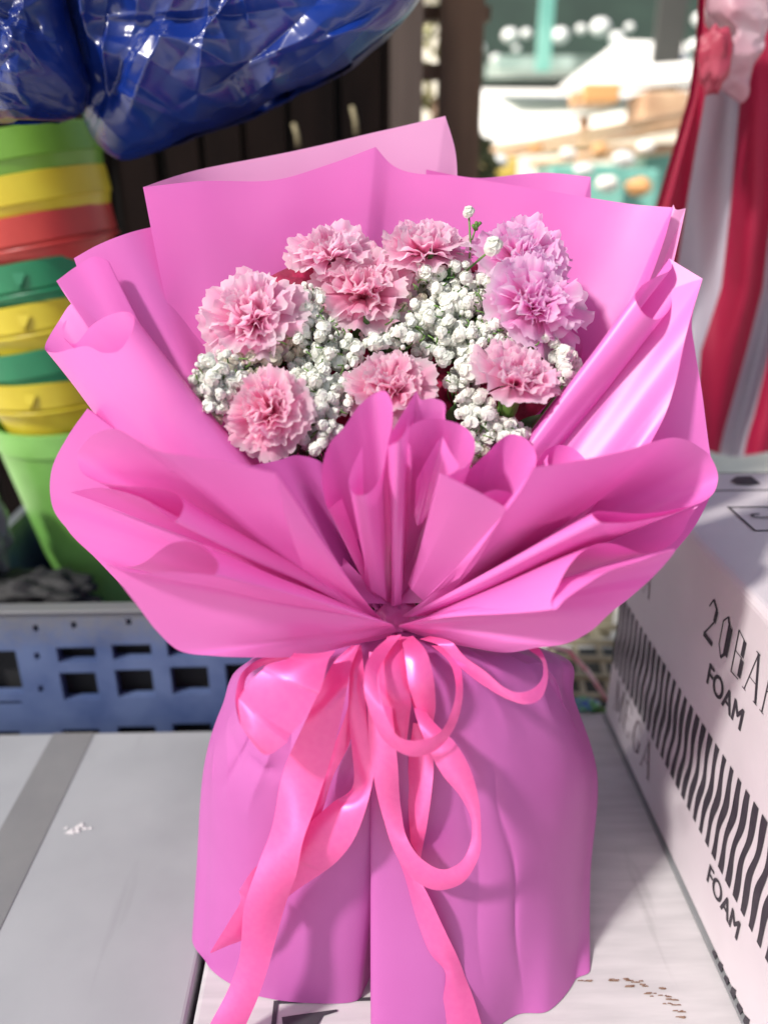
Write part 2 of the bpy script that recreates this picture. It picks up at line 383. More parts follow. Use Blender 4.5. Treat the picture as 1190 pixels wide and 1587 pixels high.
# back panels
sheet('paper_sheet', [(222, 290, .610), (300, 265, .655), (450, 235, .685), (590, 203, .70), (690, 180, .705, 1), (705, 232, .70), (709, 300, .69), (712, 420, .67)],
      [(440, 860, .55), (700, 860, .58)], mat=M['paper_backlit'], bulge=.01, seed=1)
sheet('paper_sheet', [(222, 290, .610), (300, 281, .620), (430, 278, .640), (510, 254, .652), (582, 228, .66, 1), (603, 252, .662), (720, 274, .662), (820, 291, .655), (915, 307, .645), (985, 317, .630), (1043, 322, .612, 1), (1030, 370, .60), (1010, 425, .59), (960, 520, .56)],
      [(425, 900, .50), (500, 880, .53), (560, 860, .56), (640, 850, .57), (740, 860, .56), (790, 900, .52)], bulge=.018, pleat=(5, .003, .7), seed=2, nu=240)
sheet('paper_sheet', [(660, 262, .675), (735, 275, .685), (850, 268, .685), (915, 274, .675, 1), (915, 330, .67), (908, 450, .64), (900, 560, .60)],
      [(640, 850, .58), (700, 850, .57), (740, 850, .56)], bulge=.018, seed=3)
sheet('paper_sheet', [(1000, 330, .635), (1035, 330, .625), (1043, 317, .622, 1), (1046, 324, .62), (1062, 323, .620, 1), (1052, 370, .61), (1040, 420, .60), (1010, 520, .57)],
      [(720, 850, .57), (790, 900, .52)], mat=M['paper_backlit'], bulge=.018, seed=4)
sheet('paper_sheet', [(300, 400, .62), (330, 362, .63), (345, 358, .632, 1), (420, 385, .64), (500, 420, .645)], [(470, 860, .55), (560, 860, .56)], bulge=.012, seed=21)
# left upper sheets
sheet('paper_sheet', [(300, 345, .635), (237, 352, .615), (190, 364, .60), (150, 380, .592), (115, 400, .585, 1), (124, 425, .58), (150, 470, .57), (190, 540, .55)],
      [(470, 880, .50), (540, 900, .49), (500, 930, .47)], bulge=.012, seed=5)
sheet('paper_sheet', [(172, 440, .572, 1), (168, 405, .575), (150, 398, .574), (122, 411, .568), (88, 435, .556, 1), (105, 462, .552), (143, 512, .545), (190, 560, .53)],
      [(460, 900, .47), (430, 900, .465), (430, 900, .46)], bulge=.006, seed=6)
# left roll
sheet('paper_sheet', [(170, 520, .545), (112, 470, .552), (92, 497, .548), (70, 541, .532), (84, 547, .522), (112, 541, .510), (136, 537, .503), (161, 547, .497), (184, 544, .494), (203, 518, .498), (209, 495, .508), (200, 484, .520), (171, 488, .530), (144, 503, .535), (114, 533, .536), (100, 524, .542), (97, 506, .546), (115, 485, .55)],
      [(400, 930, .455), (380, 925, .458), (400, 930, .455), (440, 930, .448), (500, 935, .445), (560, 935, .448), (600, 935, .455), (590, 935, .465), (520, 930, .475), (450, 930, .478)], bulge=.004, pleat=(3, .0014, .3), seed=7, nu=260)
# right upper big sheet
sheet('paper_sheet', [(1005, 692, .462), (1030, 645, .470), (1045, 600, .478), (1062, 520, .492), (1088, 432, .510, 1), (1062, 440, .514), (1041, 450, .516), (1040, 470, .510), (1030, 488, .500), (1016, 495, .494), (997, 486, .490), (984, 465, .494), (990, 448, .506), (1012, 432, .520), (1040, 415, .530), (1037, 399, .540)],
      [(760, 930, .455), (740, 935, .45), (700, 935, .45), (650, 935, .455), (615, 935, .460), (606, 935, .470), (640, 930, .48)], bulge=.004, pleat=(3, .0014, 2), seed=8, nu=260)
sheet('paper_sheet', [(985, 470, .530), (1036, 400, .545, 1), (1088, 432, .525, 1), (1071, 503, .515), (1076, 540, .508), (1086, 600, .498), (1098, 690, .488), (1108, 750, .478)],
      [(660, 930, .49), (700, 930, .478), (760, 925, .472)], bulge=.006, seed=9)
# centre fans
sheet('paper_sheet', [(380, 722, .462), (430, 713, .458), (462, 706, .450), (497, 716, .446), (515, 742, .452), (545, 752, .458), (570, 740, .470)],
      [(560, 930, .470), (590, 948, .470), (605, 952, .472)], mat=M['skirt'], bulge=.0, pleat=(3.6, .012, 1), seed=10, nu=200)  # darker paper copy here: shade of the deep folds is in the colour
sheet('paper_sheet', [(530, 772, .438), (519, 781, .432), (509, 788, .428), (502, 766, .432), (501, 716, .438), (511, 688, .442), (534, 661, .446), (558, 627, .450), (581, 609, .452), (597, 606, .448), (607, 622, .444), (608, 650, .443), (601, 690, .436), (590, 738, .420), (578, 758, .410), (565, 767, .404), (550, 767, .402), (541, 752, .404), (546, 726, .411), (562, 690, .420)],
      [(585, 930, .455), (575, 925, .46), (590, 935, .465), (608, 940, .468), (606, 935, .462), (598, 930, .452), (575, 915, .445), (565, 900, .447)], seed=11, nu=260, wr=.0006)
sheet('paper_sheet', [(700, 672, .450), (690, 650, .452), (688, 624, .453), (668, 617, .453), (652, 619, .452), (645, 606, .452, 1), (632, 627, .446), (618, 650, .438), (604, 676, .430), (601, 690, .422), (606, 688, .414), (618, 682, .410), (628, 668, .412), (634, 645, .42)],
      [(650, 925, .468), (630, 935, .466), (615, 940, .462), (606, 940, .455), (612, 938, .450), (622, 935, .452)], seed=12, nu=200, wr=.0006)
sheet('paper_sheet', [(640, 700, .424), (628, 672, .428), (640, 657, .434), (662, 650, .442), (690, 651, .447), (720, 662, .447), (734, 680, .440), (734, 706, .430), (724, 722, .420), (706, 731, .410), (690, 738, .403), (681, 733, .398, 1), (720, 752, .397), (785, 788, .400, 1), (762, 832, .412), (736, 874, .425), (715, 900, .435)],
      [(625, 930, .468), (622, 930, .47), (640, 935, .473), (665, 930, .472), (660, 925, .460), (632, 905, .450), (638, 915, .446), (660, 935, .448), (690, 935, .455)], seed=13, nu=260, wr=.0006)
sheet('paper_sheet', [(645, 745, .424), (662, 712, .428), (680, 683, .430), (686, 676, .431, 1), (696, 697, .428), (712, 722, .424)],
      [(642, 800, .440), (646, 815, .438), (655, 810, .440)], seed=14, nu=60, wr=.0003)
# right petals
sheet('paper_sheet', [(696, 752, .428), (715, 738, .436), (740, 716, .444), (757, 700, .449), (768, 688, .452), (790, 673, .454), (815, 680, .452), (830, 703, .447), (829, 724, .440), (815, 745, .430), (798, 766, .420), (783, 761, .415), (766, 759, .411), (745, 765, .408), (742, 762, .414)],
      [(655, 920, .465), (665, 920, .472), (700, 920, .472), (710, 910, .462), (700, 905, .452), (670, 915, .450)], seed=15, nu=200, wr=.0006)
sheet('paper_sheet', [(818, 730, .460), (831, 716, .464), (846, 698, .470), (866, 690, .474), (887, 695, .474), (908, 716, .468), (895, 728, .460), (865, 730, .452), (849, 720, .450), (849, 705, .455)],
      [(690, 915, .468), (730, 915, .474), (750, 915, .465), (700, 915, .456)], seed=16, nu=140, wr=.0006)
sheet('paper_sheet', [(712, 896, .430), (740, 855, .415), (785, 790, .402), (808, 757, .396), (827, 724, .392, 1), (870, 719, .398), (908, 712, .406), (975, 697, .420), (1020, 683, .436), (1048, 679, .450), (1080, 691, .464), (1102, 710, .470), (1112, 737, .468), (1108, 760, .460), (1090, 778, .450), (1043, 790, .440), (992, 796, .430), (945, 794, .420), (924, 794, .412), (918, 800, .404), (926, 808, .400), (955, 811, .402), (1010, 803, .415), (1060, 790, .430), (1080, 783, .445)],
      [(620, 955, .462), (640, 955, .455), (665, 955, .450), (690, 940, .452), (720, 930, .460), (720, 930, .462), (680, 945, .455), (630, 955, .440), (640, 955, .440), (680, 950, .447)], pleat=(5, .0014, 1), seed=17, nu=320, wr=.0008)
sheet('paper_sheet', [(1081, 784, .447), (1068, 803, .444), (1056, 826, .438), (1036, 846, .430), (1009, 857, .422), (990, 857, .417), (970, 849, .414), (948, 842, .411), (928, 842, .408), (905, 852, .403), (884, 873, .397), (865, 906, .389), (854, 936, .383), (858, 944, .380), (874, 929, .382), (902, 909, .386), (942, 885, .392), (992, 869, .398), (1036, 852, .406), (1046, 852, .412), (1020, 885, .412), (992, 912, .408), (942, 953, .404), (918, 976, .404), (881, 996, .406), (831, 1004, .412), (790, 1012, .420), (720, 1003, .440), (650, 985, .462)],
      [(700, 945, .462), (690, 945, .460), (660, 958, .455), (640, 962, .448), (625, 966, .437), (620, 968, .432), (618, 968, .432), (618, 968, .434), (618, 970, .440), (618, 972, .45)], pleat=(6, .0013, 2.4), seed=18, nu=380, wr=.0008)
sheet('paper_sheet', [(1104, 762, .485), (1076, 815, .472), (1034, 866, .462), (960, 938, .452), (900, 972, .444)], nk(630, 640, 955, .485), seed=31)
sheet('paper_sheet', [(84, 778, .492), (106, 822, .482), (150, 866, .470), (212, 930, .458), (285, 992, .446)], nk(590, 600, 955, .485), seed=32)
# left petals
sheet('paper_sheet', [(470, 882, .415), (463, 862, .400), (445, 808, .380), (428, 734, .368, 1), (375, 721, .385), (322, 711, .402), (285, 705, .408), (248, 699, .414), (215, 684, .424), (184, 667, .436), (157, 669, .448), (132, 686, .458), (120, 709, .462), (126, 730, .458), (146, 744, .452), (184, 752, .444), (228, 755, .436), (262, 761, .428), (282, 775, .418), (284, 790, .410), (272, 808, .404), (258, 800, .410), (235, 780, .420), (204, 766, .434), (160, 756, .450), (110, 762, .470)],
      [(600, 965, .452), (590, 960, .440), (560, 950, .440), (520, 930, .446), (520, 930, .455), (540, 935, .462), (560, 940, .460), (590, 955, .448), (560, 950, .445), (540, 945, .452), (560, 940, .462)], pleat=(5, .0014, .5), seed=19, nu=360, wr=.0008)
sheet('paper_sheet', [(618, 985, .466), (560, 997, .446), (500, 1012, .428), (450, 1018, .420), (390, 1018, .412), (330, 1016, .406), (278, 1008, .404), (245, 980, .402), (215, 942, .400), (180, 895, .398), (166, 874, .398), (185, 882, .394), (211, 887, .391), (262, 886, .386), (305, 888, .382), (334, 889, .382), (339, 876, .388), (329, 859, .397), (302, 840, .408), (270, 840, .418), (248, 853, .425), (226, 871, .430), (200, 880, .437), (158, 868, .446), (115, 830, .456), (84, 790, .464), (79, 770, .470), (80, 731, .478), (107, 674, .490), (136, 633, .502, 1), (150, 643, .510), (160, 670, .512)],
      [(612, 972, .45), (610, 970, .440), (608, 968, .432), (605, 966, .428), (600, 964, .428), (595, 962, .430), (590, 960, .438), (570, 955, .450), (560, 950, .462), (550, 940, .470), (540, 935, .478)], pleat=(6, .0013, 1.7), seed=20, nu=420, wr=.0008)

# knot gathers: a narrow twisted collar where all the sheets meet
cl = []
for i in range(16):
    z = -.034 + .040*i/15
    for j in range(96):
        a = 2*math.pi*j/96; r = .018 + .022*abs(z/.03)**1.5 + .0028*math.sin(a*17+z*60) + .0015*math.sin(a*29)
        cl.append(AX + np.array([r*math.cos(a), r*.8*math.sin(a) , z]))
mesh('paper_collar', cl, grid_faces(16, 96, True), M['paper'], B)

o = lump('paper_fold', P(617, 953, .468), .013, .008, .012, M['paper'], .35, 6, 40, 24, seed=12); o.parent = B; o.location = -wloc(B)
# base wrapper
def skirt(name, rows, nu=320, nv=120, seed=0, creases=()):
    cols = len(rows[0]); R = []
    for r in rows: R.append(crom(np.array(r), nu)[0] if False else np.array(r))
    R = np.array(R)                                     # rows x cols x 3
    tc = np.linspace(0, 1, cols)
    U = np.linspace(0, 1, nu)
    def cr1(A, t):                                      # Catmull-Rom uniform along first axis
        m = len(A); x = t*(m-1); i = min(int(x), m-2); f = x-i
        p0 = A[max(i-1, 0)]; p1 = A[i]; p2 = A[i+1]; p3 = A[min(i+2, m-1)]
        return .5*((2*p1) + (-p0+p2)*f + (2*p0-5*p1+4*p2-p3)*f*f + (-p0+3*p1-3*p2+p3)*f**3)
    RR = np.array([[cr1(R[k], u) for u in U] for k in range(len(R))])
    V = np.array([cr1(RR, v) for v in np.linspace(0, 1, nv)])
    for i in range(nv):
        for j in range(nu):
            u, v = U[j], i/(nv-1); d = 0
            for (u0, v0, u1, v1, wd, am) in creases:
                ax, ay = u-u0+.008*math.sin(v*31), (v-v0); bx, by = u1-u0, v1-v0; L = bx*bx+by*by
                t = max(0, min(1, (ax*bx+ay*by)/L)); dist = math.hypot(ax-t*bx, ay-t*by)
                d += .95*am*math.exp(-dist/(wd*1.7))*math.sin(math.pi*t)
            d *= min(1, (1-v)*8); d += .0022*noise.noise(Vector((u*5+seed, v*4, seed)))*(1-v**3) + .0030*(math.sin(u*58+seed)+.6*math.sin(u*97+2*seed))*max(0, .55-v)**1.3/.55 + .0010*math.sin(u*23+seed)*v*(1-v)*4
            V[i, j, 1] += d; V[i, j, 2] += .3*d
    return mesh(name, V.reshape(-1, 3), grid_faces(nv, nu), M['skirt'], B)
def W(x, y, z): return np.array([x, y, z])
nkr = lambda xs, y, Ys: [P(x, y, Y) for x, Y in zip(xs, Ys)]
lef = [
    [W(AX[0], .545, .265), P(590, 985, .52), P(592, 985, .490), P(596, 985, .475), P(600, 985, .466), P(606, 985, .460), P(612, 985, .457), P(614, 985, .458), P(612, 985, .463)],
    [W(-.04, .565, .235), P(395, 1018, .535), P(405, 1022, .492), P(440, 1022, .470), P(485, 1020, .455), P(530, 1020, .448), P(596, 1020, .444), P(600, 1020, .448), P(598, 1020, .455)],
    [W(-.06, .60, .195), P(352, 1085, .530), P(360, 1092, .488), P(405, 1090, .455), P(470, 1090, .438), P(540, 1090, .432), P(596, 1090, .430), P(600, 1090, .436), P(596, 1090, .45)],
    [W(-.08, .61, .12), P(326, 1185, .522), P(328, 1190, .478), P(385, 1200, .440), P(460, 1205, .425), P(525, 1205, .420), P(582, 1205, .418), P(592, 1205, .425), P(590, 1205, .45)],
    [W(-.08, .61, .06), P(315, 1325, .500), P(324, 1345, .462), P(380, 1370, .430), P(450, 1380, .416), P(515, 1385, .410), P(566, 1380, .410), P(580, 1380, .418), P(584, 1370, .44)],
    [W(-.07, .60, .001), G(310, 1420, .001), G(320, 1492, .001), G(372, 1533, .001), G(420, 1548, .001), G(485, 1555, .001), G(549, 1552, .001), G(566, 1530, .001), G(584, 1490, .001)]]
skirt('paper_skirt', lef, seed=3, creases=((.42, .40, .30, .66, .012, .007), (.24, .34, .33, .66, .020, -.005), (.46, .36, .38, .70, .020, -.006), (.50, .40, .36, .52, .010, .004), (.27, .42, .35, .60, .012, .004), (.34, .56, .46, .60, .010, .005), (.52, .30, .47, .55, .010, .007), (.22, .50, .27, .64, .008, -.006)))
rig = [
    [P(608, 985, .462), P(612, 985, .456), P(618, 985, .457), P(624, 985, .460), P(632, 985, .468), P(640, 985, .480), P(648, 985, .50), P(640, 985, .53), W(AX[0], .545, .265)],
    [P(596, 1020, .452), P(600, 1020, .442), P(660, 1020, .442), P(715, 1020, .446), P(770, 1020, .456), P(815, 1018, .472), P(848, 1015, .498), P(850, 1010, .54), W(.04, .565, .235)],
    [P(592, 1090, .442), P(594, 1090, .427), P(655, 1090, .424), P(725, 1088, .428), P(800, 1085, .440), P(848, 1075, .460), P(876, 1080, .494), P(875, 1080, .54), W(.07, .60, .195)],
    [P(586, 1205, .430), P(580, 1205, .414), P(655, 1210, .410), P(740, 1210, .412), P(820, 1205, .424), P(880, 1195, .446), P(915, 1200, .485), P(908, 1195, .53), W(.10, .61, .12)],
    [P(584, 1380, .418), P(578, 1385, .402), P(655, 1395, .396), P(740, 1395, .397), P(815, 1385, .408), P(866, 1370, .428), P(902, 1360, .462), P(900, 1330, .51), W(.11, .61, .06)],
    [G(584, 1560, .001), G(578, 1625, .001), G(650, 1640, .001), G(738, 1612, .001), G(800, 1573, .001), G(850, 1566, .001), G(890, 1520, .001), G(900, 1470, .001), W(.10, .59, .001)]]
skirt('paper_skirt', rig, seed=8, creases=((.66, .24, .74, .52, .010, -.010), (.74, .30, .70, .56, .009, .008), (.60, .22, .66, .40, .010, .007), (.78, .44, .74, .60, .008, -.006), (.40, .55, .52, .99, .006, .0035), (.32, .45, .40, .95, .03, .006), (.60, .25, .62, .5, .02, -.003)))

# ------------------------------------------------------------------ ribbon
kb = MB()
for k in range(7):
    a = rnd.uniform(-.3, .3); x = AX[0] - .012 + k*.004
    kb.tube([(x, .448, .272-.001*k), (x+.004*a, .440, .262), (x+.01*a, .440, .250), (x+.014*a, .446, .238)], .0042, 8)
KN = kb.build('ribbon_bow', M['satin'], B)
def ribbon(name, pairs, cup=.0, n=110, nw=9, tw=0):
    A = np.array([P(a[0], a[1], Y + (tw if False else 0)) for a, b, Y in pairs]); Bq = np.array([P(b[0], b[1], Y) for a, b, Y in pairs])
    mid = np.concatenate([A, Bq], 1)
    seg = np.linalg.norm(np.diff((A+Bq)/2, axis=0), axis=1) + 1e-4
    cum = np.concatenate([[0], np.cumsum(seg)]); tot = cum[-1]; cum /= cum[-1]; ph0 = rnd.uniform(0, 6.28)
    def ev(Q, s):
        i = min(max(int(np.searchsorted(cum, s, 'right'))-1, 0), len(cum)-2); h = cum[i+1]-cum[i]; t = (s-cum[i])/h
        def tg(k):
            if k == 0: return (Q[1]-Q[0])/(cum[1]-cum[0])
            if k == len(cum)-1: return (Q[-1]-Q[-2])/(cum[-1]-cum[-2])
            a = (Q[k]-Q[k-1])/(cum[k]-cum[k-1]); b = (Q[k+1]-Q[k])/(cum[k+1]-cum[k])
            wa = (cum[k+1]-cum[k])/(cum[k+1]-cum[k-1]); return a*wa + b*(1-wa)
        return (2*t**3-3*t*t+1)*Q[i] + (t**3-2*t*t+t)*h*tg(i) + (-2*t**3+3*t*t)*Q[i+1] + (t**3-t*t)*h*tg(i+1)
    V = []
    for s in np.linspace(0, 1, n):
        a, b = ev(A, s), ev(Bq, s)
        tw = (.20*math.sin(al_ * 38 + ph0) + .14) if (al_ := s*tot) is not None else 0; wv_ = np.linalg.norm(b-a); tw *= .62 if wv_ > .033 else 1; sg = (b[0]-a[0])/(wv_+1e-6)
        al = s*tot; fade = min(1, s*5, (1-s)*5)
        for j in range(nw):
            t = j/(nw-1); q = a*(1-t)+b*t
            wv = .0016*math.sin(al*55+ph0)*fade*min(1, tot/.12)
            V.append(q + np.array([0, -(cup*.2+(.06 if wv_ < .033 else .025)*wv_)*math.sin(math.pi*t) + wv - tw*sg*wv_*(t-.5)*2*fade, 0]))
    o = mesh(name, V, grid_faces(n, nw), M['satin'], KN)
    uv = o.data.uv_layers.new(name='UVMap')
    for lp in o.data.loops: i, j = divmod(lp.vertex_index, nw); uv.data[lp.index].uv = (i/(n-1), j/(nw-1))
    return o
ribbon('ribbon_loop', [((455, 1012), (520, 1008), .412), ((448, 1022), (510, 1020), .400), ((415, 1042), (499, 1055), .386), ((381, 1075), (474, 1103), .376), ((366, 1103), (440, 1140), .372), ((372, 1128), (412, 1161), .374), ((367, 1103), (390, 1138), .384), ((366, 1075), (380, 1085), .394), ((373, 1046), (381, 1053), .406), ((395, 1026), (400, 1036), .420), ((440, 1010), (450, 1020), .430)], .002)
ribbon('ribbon_tail', [((545, 1000), (558, 998), .430), ((515, 1030), (545, 1030), .416), ((490, 1080), (539, 1060), .402), ((452, 1165), (517, 1162), .394), ((433, 1225), (491, 1237), .390), ((421, 1290), (472, 1285), .386), ((398, 1350), (460, 1345), .384), ((380, 1400), (446, 1393), .382), ((370, 1490), (421, 1480), .378), ((350, 1545), (402, 1535), .374), ((318, 1602), (375, 1602), .368)], .003)
ribbon('ribbon_tail', [((545, 1000), (560, 1000), .436), ((542, 1040), (564, 1040), .418), ((540, 1105), (568, 1105), .406), ((545, 1165), (574, 1160), .402), ((546, 1228), (578, 1200), .400), ((515, 1252), (560, 1262), .396), ((472, 1288), (534, 1312), .392), ((430, 1325), (497, 1357), .391), ((396, 1345), (448, 1391), .391), ((372, 1378), (410, 1425), .392)], .003)
ribbon('ribbon_tail', [((370, 1380), (420, 1395), .394), ((373, 1396), (398, 1425), .395), ((358, 1422), (379, 1454), .394), ((340, 1452), (352, 1466), .392), ((326, 1476), (328, 1477), .390)], .0)
ribbon('ribbon_tail', [((548, 1000), (556, 1000), .440), ((540, 1090), (550, 1090), .424), ((526, 1135), (543, 1148), .418), ((503, 1195), (516, 1205), .412), ((484, 1250), (498, 1258), .405), ((470, 1292), (478, 1300), .400)], .0)
ribbon('ribbon_loop', [((605, 985), (622, 983), .430), ((577, 1010), (596, 1020), .410), ((565, 1040), (585, 1050), .394), ((565, 1080), (590, 1085), .386), ((576, 1118), (600, 1112), .382), ((598, 1156), (618, 1139), .380), ((636, 1174), (648, 1144), .380), ((674, 1162), (681, 1131), .384), ((702, 1128), (698, 1103), .392), ((717, 1075), (706, 1062), .402), ((712, 1030), (697, 1028), .414), ((688, 1000), (668, 1000), .430)], .0)
ribbon('ribbon_loop', [((600, 985), (621, 985), .436), ((590, 1030), (630, 1040), .412), ((590, 1070), (637, 1085), .404), ((602, 1115), (635, 1110), .406), ((622, 1160), (630, 1150), .412)], .006)
ribbon('ribbon_loop', [((620, 985), (640, 985), .436), ((628, 1020), (662, 1012), .414), ((632, 1055), (671, 1045), .406), ((640, 1085), (675, 1090), .405), ((650, 1125), (672, 1118), .408), ((655, 1160), (668, 1160), .414)], .005)
ribbon('ribbon_loop', [((636, 1080), (646, 1082), .412), ((646, 1115), (672, 1118), .400), ((664, 1160), (705, 1150), .392), ((686, 1200), (728, 1190), .387), ((712, 1235), (741, 1235), .383), ((731, 1275), (745, 1280), .380), ((727, 1318), (740, 1328), .379), ((708, 1339), (712, 1367), .380), ((682, 1343), (675, 1378), .382), ((653, 1328), (641, 1363), .386), ((631, 1300), (613, 1325), .390), ((622, 1260), (594, 1270), .394), ((616, 1180), (574, 1170), .398), ((608, 1090), (570, 1090), .404), ((606, 1010), (572, 1010), .425)], .002)
ribbon('ribbon_tail', [((640, 1120), (665, 1120), .416), ((634, 1180), (671, 1180), .408), ((633, 1240), (668, 1220), .404), ((636, 1305), (652, 1330), .402)], .002)
ribbon('ribbon_tail', [((585, 1200), (612, 1200), .402), ((592, 1250), (612, 1260), .400), ((605, 1307), (632, 1328), .396), ((627, 1366), (664, 1380), .391), ((649, 1437), (696, 1448), .387), ((668, 1480), (712, 1490), .383), ((690, 1508), (722, 1520), .380), ((687, 1545), (734, 1550), .376), ((678, 1600), (750, 1600), .370)], .003)
ribbon('ribbon_loop', [((650, 990), (665, 985), .440), ((684, 1004), (700, 995), .424), ((715, 1038), (721, 1020), .410), ((749, 1064), (752, 1042), .400), ((787, 1083), (782, 1067), .394), ((812, 1088), (800, 1074), .394), ((837, 1078), (826, 1066), .400), ((847, 1053), (840, 1046), .408), ((847, 1030), (838, 1022), .416), ((838, 1008), (818, 1006), .425), ((815, 990), (800, 990), .435)], .0)

# ------------------------------------------------------------------ flowers
def Yf(px, py): return .592 - (py-380)*.105/310 + .00000022*(px-605)**2*-1
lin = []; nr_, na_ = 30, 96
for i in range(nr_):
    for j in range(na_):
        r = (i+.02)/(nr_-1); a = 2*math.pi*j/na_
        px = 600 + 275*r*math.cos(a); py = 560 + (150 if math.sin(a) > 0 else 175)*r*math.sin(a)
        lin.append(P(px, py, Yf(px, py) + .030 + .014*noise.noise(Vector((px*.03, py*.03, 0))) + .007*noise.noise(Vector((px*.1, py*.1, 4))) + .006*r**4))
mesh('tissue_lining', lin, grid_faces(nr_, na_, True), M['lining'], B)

def petal(mb, M4, L, Wd, theta, amp, nr=12, nc=23, ph=0., cup=.2, freq=5.5, rr=None):
    rr = rr or rnd
    k1, k2, k3 = rr.uniform(0, 6.28), rr.uniform(0, 6.28), rr.uniform(0, 6.28)
    f2 = rr.uniform(8, 12); V = []; A = []
    pos = np.zeros(2); sp_ = []; v0 = 0
    for i in range(nr):                                    # spine in (r, z)
        v = i/(nr-1); ang = theta*(1-(1-min(1, v*1.5))**2)
        if i: pos = pos + np.array([math.sin(ang), math.cos(ang)])*(L/(nr-1))
        sp_.append((pos.copy(), ang))
    for i in range(nr):
        v = i/(nr-1); (r, z), ang = sp_[i]; hw = Wd*(.10 + .90*v**1.25)*(1-.10*v**6)
        for j in range(nc):
            u = 2*j/(nc-1)-1
            ruf = amp*v**2.2*(math.sin(u*freq+k1) + .55*math.sin(u*f2+k2))*L
            back = -(abs(u)**2.4)*v**3*.22*L + .030*L*v**8*math.sin(u*19+k3) + .018*L*v**6*math.sin(u*37+k1)
            x = u*hw*(1 - .06*abs(u)); nrm = ruf - cup*hw*(1-u*u)*v
            # local frame: radial(out) = X, tangential = Y, axis = Z
            rx = r + back*math.sin(ang) + nrm*math.cos(ang); zz = z + back*math.cos(ang) - nrm*math.sin(ang)
            V.append(M4 @ Vector((rx, x, zz))); A.append(min(1, v**1.6 + .15*ruf/L/max(amp, .01)*v))
    mb.add([list(p) for p in V], grid_faces(nr, nc), np.clip(A, 0, 1))
def carnation(px, py, rp, axis, mat, dome=1.0, seed=0, label=None, dY=0, show_stem=True):
    rr = random.Random(seed*17+5)
    c = P(px, py, Yf(px, py)+dY); zc = (c @ 1.)*0 if False else c
    dist = np.linalg.norm(c - np.array([0, 0, CH])); R = .94*rp/FPX*dist
    ax = Vector(axis).normalized(); q = Vector((0, 0, 1)).rotation_difference(ax)
    org = Vector(c) - ax*(R*.42)
    mb = MB()
    rings = [(6, 106, 1.20, .68, .07), (7, 86, 1.14, .62, .08), (8, 68, 1.06, .54, .09), (8, 52, 1.0, .47, .10), (7, 38, .93, .40, .11), (6, 26, .88, .35, .12), (4, 12, .84, .30, .13)]
    for (n, th, L, wd, am) in rings:
        o0 = rr.uniform(0, 6.28)
        for k in range(n):
            a = o0 + 2*math.pi*k/n + rr.uniform(-.22, .22)
            T = Matrix.Translation(org) @ q.to_matrix().to_4x4() @ Matrix.Rotation(a, 4, 'Z') @ Matrix.Translation((R*.05, 0, rr.uniform(-.04, .04)*R)) @ Matrix.Rotation(rr.uniform(-.5, .5)*(1 if th < 70 else .4), 4, 'X')
            petal(mb, T, R*L*rr.uniform(.82, 1.14), R*wd*rr.uniform(.85, 1.2), math.radians(th*dome + rr.uniform(-9, 9)), am*rr.uniform(.7, 1.2), freq=rr.uniform(3.2, 6.2), cup=rr.uniform(-.1, .35), rr=rr)
    fl = mb.build('carnation', mat, B, attr='tip')
    if label: fl['label'] = label
    cb = MB(); n = 20; rings_ = [(-.72, .10), (-.70, .20), (-.55, .235), (-.3, .25), (-.05, .27), (.10, .33), (.16, .36)]
    V = []
    for (z, r) in rings_:
        for j in range(n):
            a = 2*math.pi*j/n; r2 = r*R*(1 + (.06*math.cos(5*a) if z > -.1 else .03*math.cos(5*a))); zz = z*R + (.08*R*math.cos(5*a) if z > .12 else 0)
            V.append(list(org + q @ Vector((r2*math.cos(a), r2*math.sin(a), zz))))
    cb.add(V, grid_faces(len(rings_), n, True))
    for k in range(4):                                      # bracts
        a = k*math.pi/2 + .4; e = []
        for i in range(5):
            t = i/4; z = (-.78+.36*t)*R; r = (.12+.15*math.sin(t*1.9))*R; hw = .55*(1-t**2)
            for s in (-1, 0, 1): e.append(list(org + q @ Vector((r*(1.03+.05*(s == 0))*math.cos(a+s*hw), r*(1.03+.05*(s == 0))*math.sin(a+s*hw), z))))
        cb.add(e, grid_faces(5, 3))
    cb.build('calyx', M['calyx'], fl)
    sb = MB(); p0 = org - ax*R*.68; tgt = Vector((AX[0] + (c[0]-AX[0])*.1, .515, .245))
    pts = []
    for i in range(9):
        t = i/8; pts.append(p0*(1-t)**2 + (p0 - ax*R*.9)*2*t*(1-t) + tgt*t*t)
    sb.tube(pts, .0022, 7); sb.build('stem', M['leaf'], fl)
    return fl
CAR = [(383, 488, 76, (-.25, -.72, .55), 0, 1.0, 'large pink carnation at the left edge of the posy'),
       (514, 386, 62, (-.1, -.28, .95), 0, .95, 'pink carnation seen from the side, leftmost of the top row'),
       (563, 442, 76, (-.05, -.55, .75), 2, 1.0, 'rose pink carnation just below the top row'),
       (655, 378, 66, (0, -.15, 1), 0, .95, 'pale pink carnation at the top middle with its green stem showing'),
       (812, 390, 72, (.15, -.45, .85), 1, 1.0, 'lilac pink carnation at the top right'),
       (832, 462, 78, (.25, -.62, .65), 1, .98, 'deep lilac pink carnation at the right edge'),
       (412, 632, 68, (-.3, -.75, .55), 2, 1.0, 'rose carnation at the lower left'),
       (606, 592, 70, (0, -.45, .85), 2, 1.0, 'rose carnation behind the middle paper folds'),
       (800, 580, 70, (.12, -.30, .95), 0, .82, 'rounded pink carnation at the lower right above a green calyx')]
for i, (x, y, r, ax, m_i, dm, lb) in enumerate(CAR):
    carnation(x, y, r, ax, CM[m_i], dm, i, lb, dY=(-.012 if i in (5, 8, 6, 7) else 0))

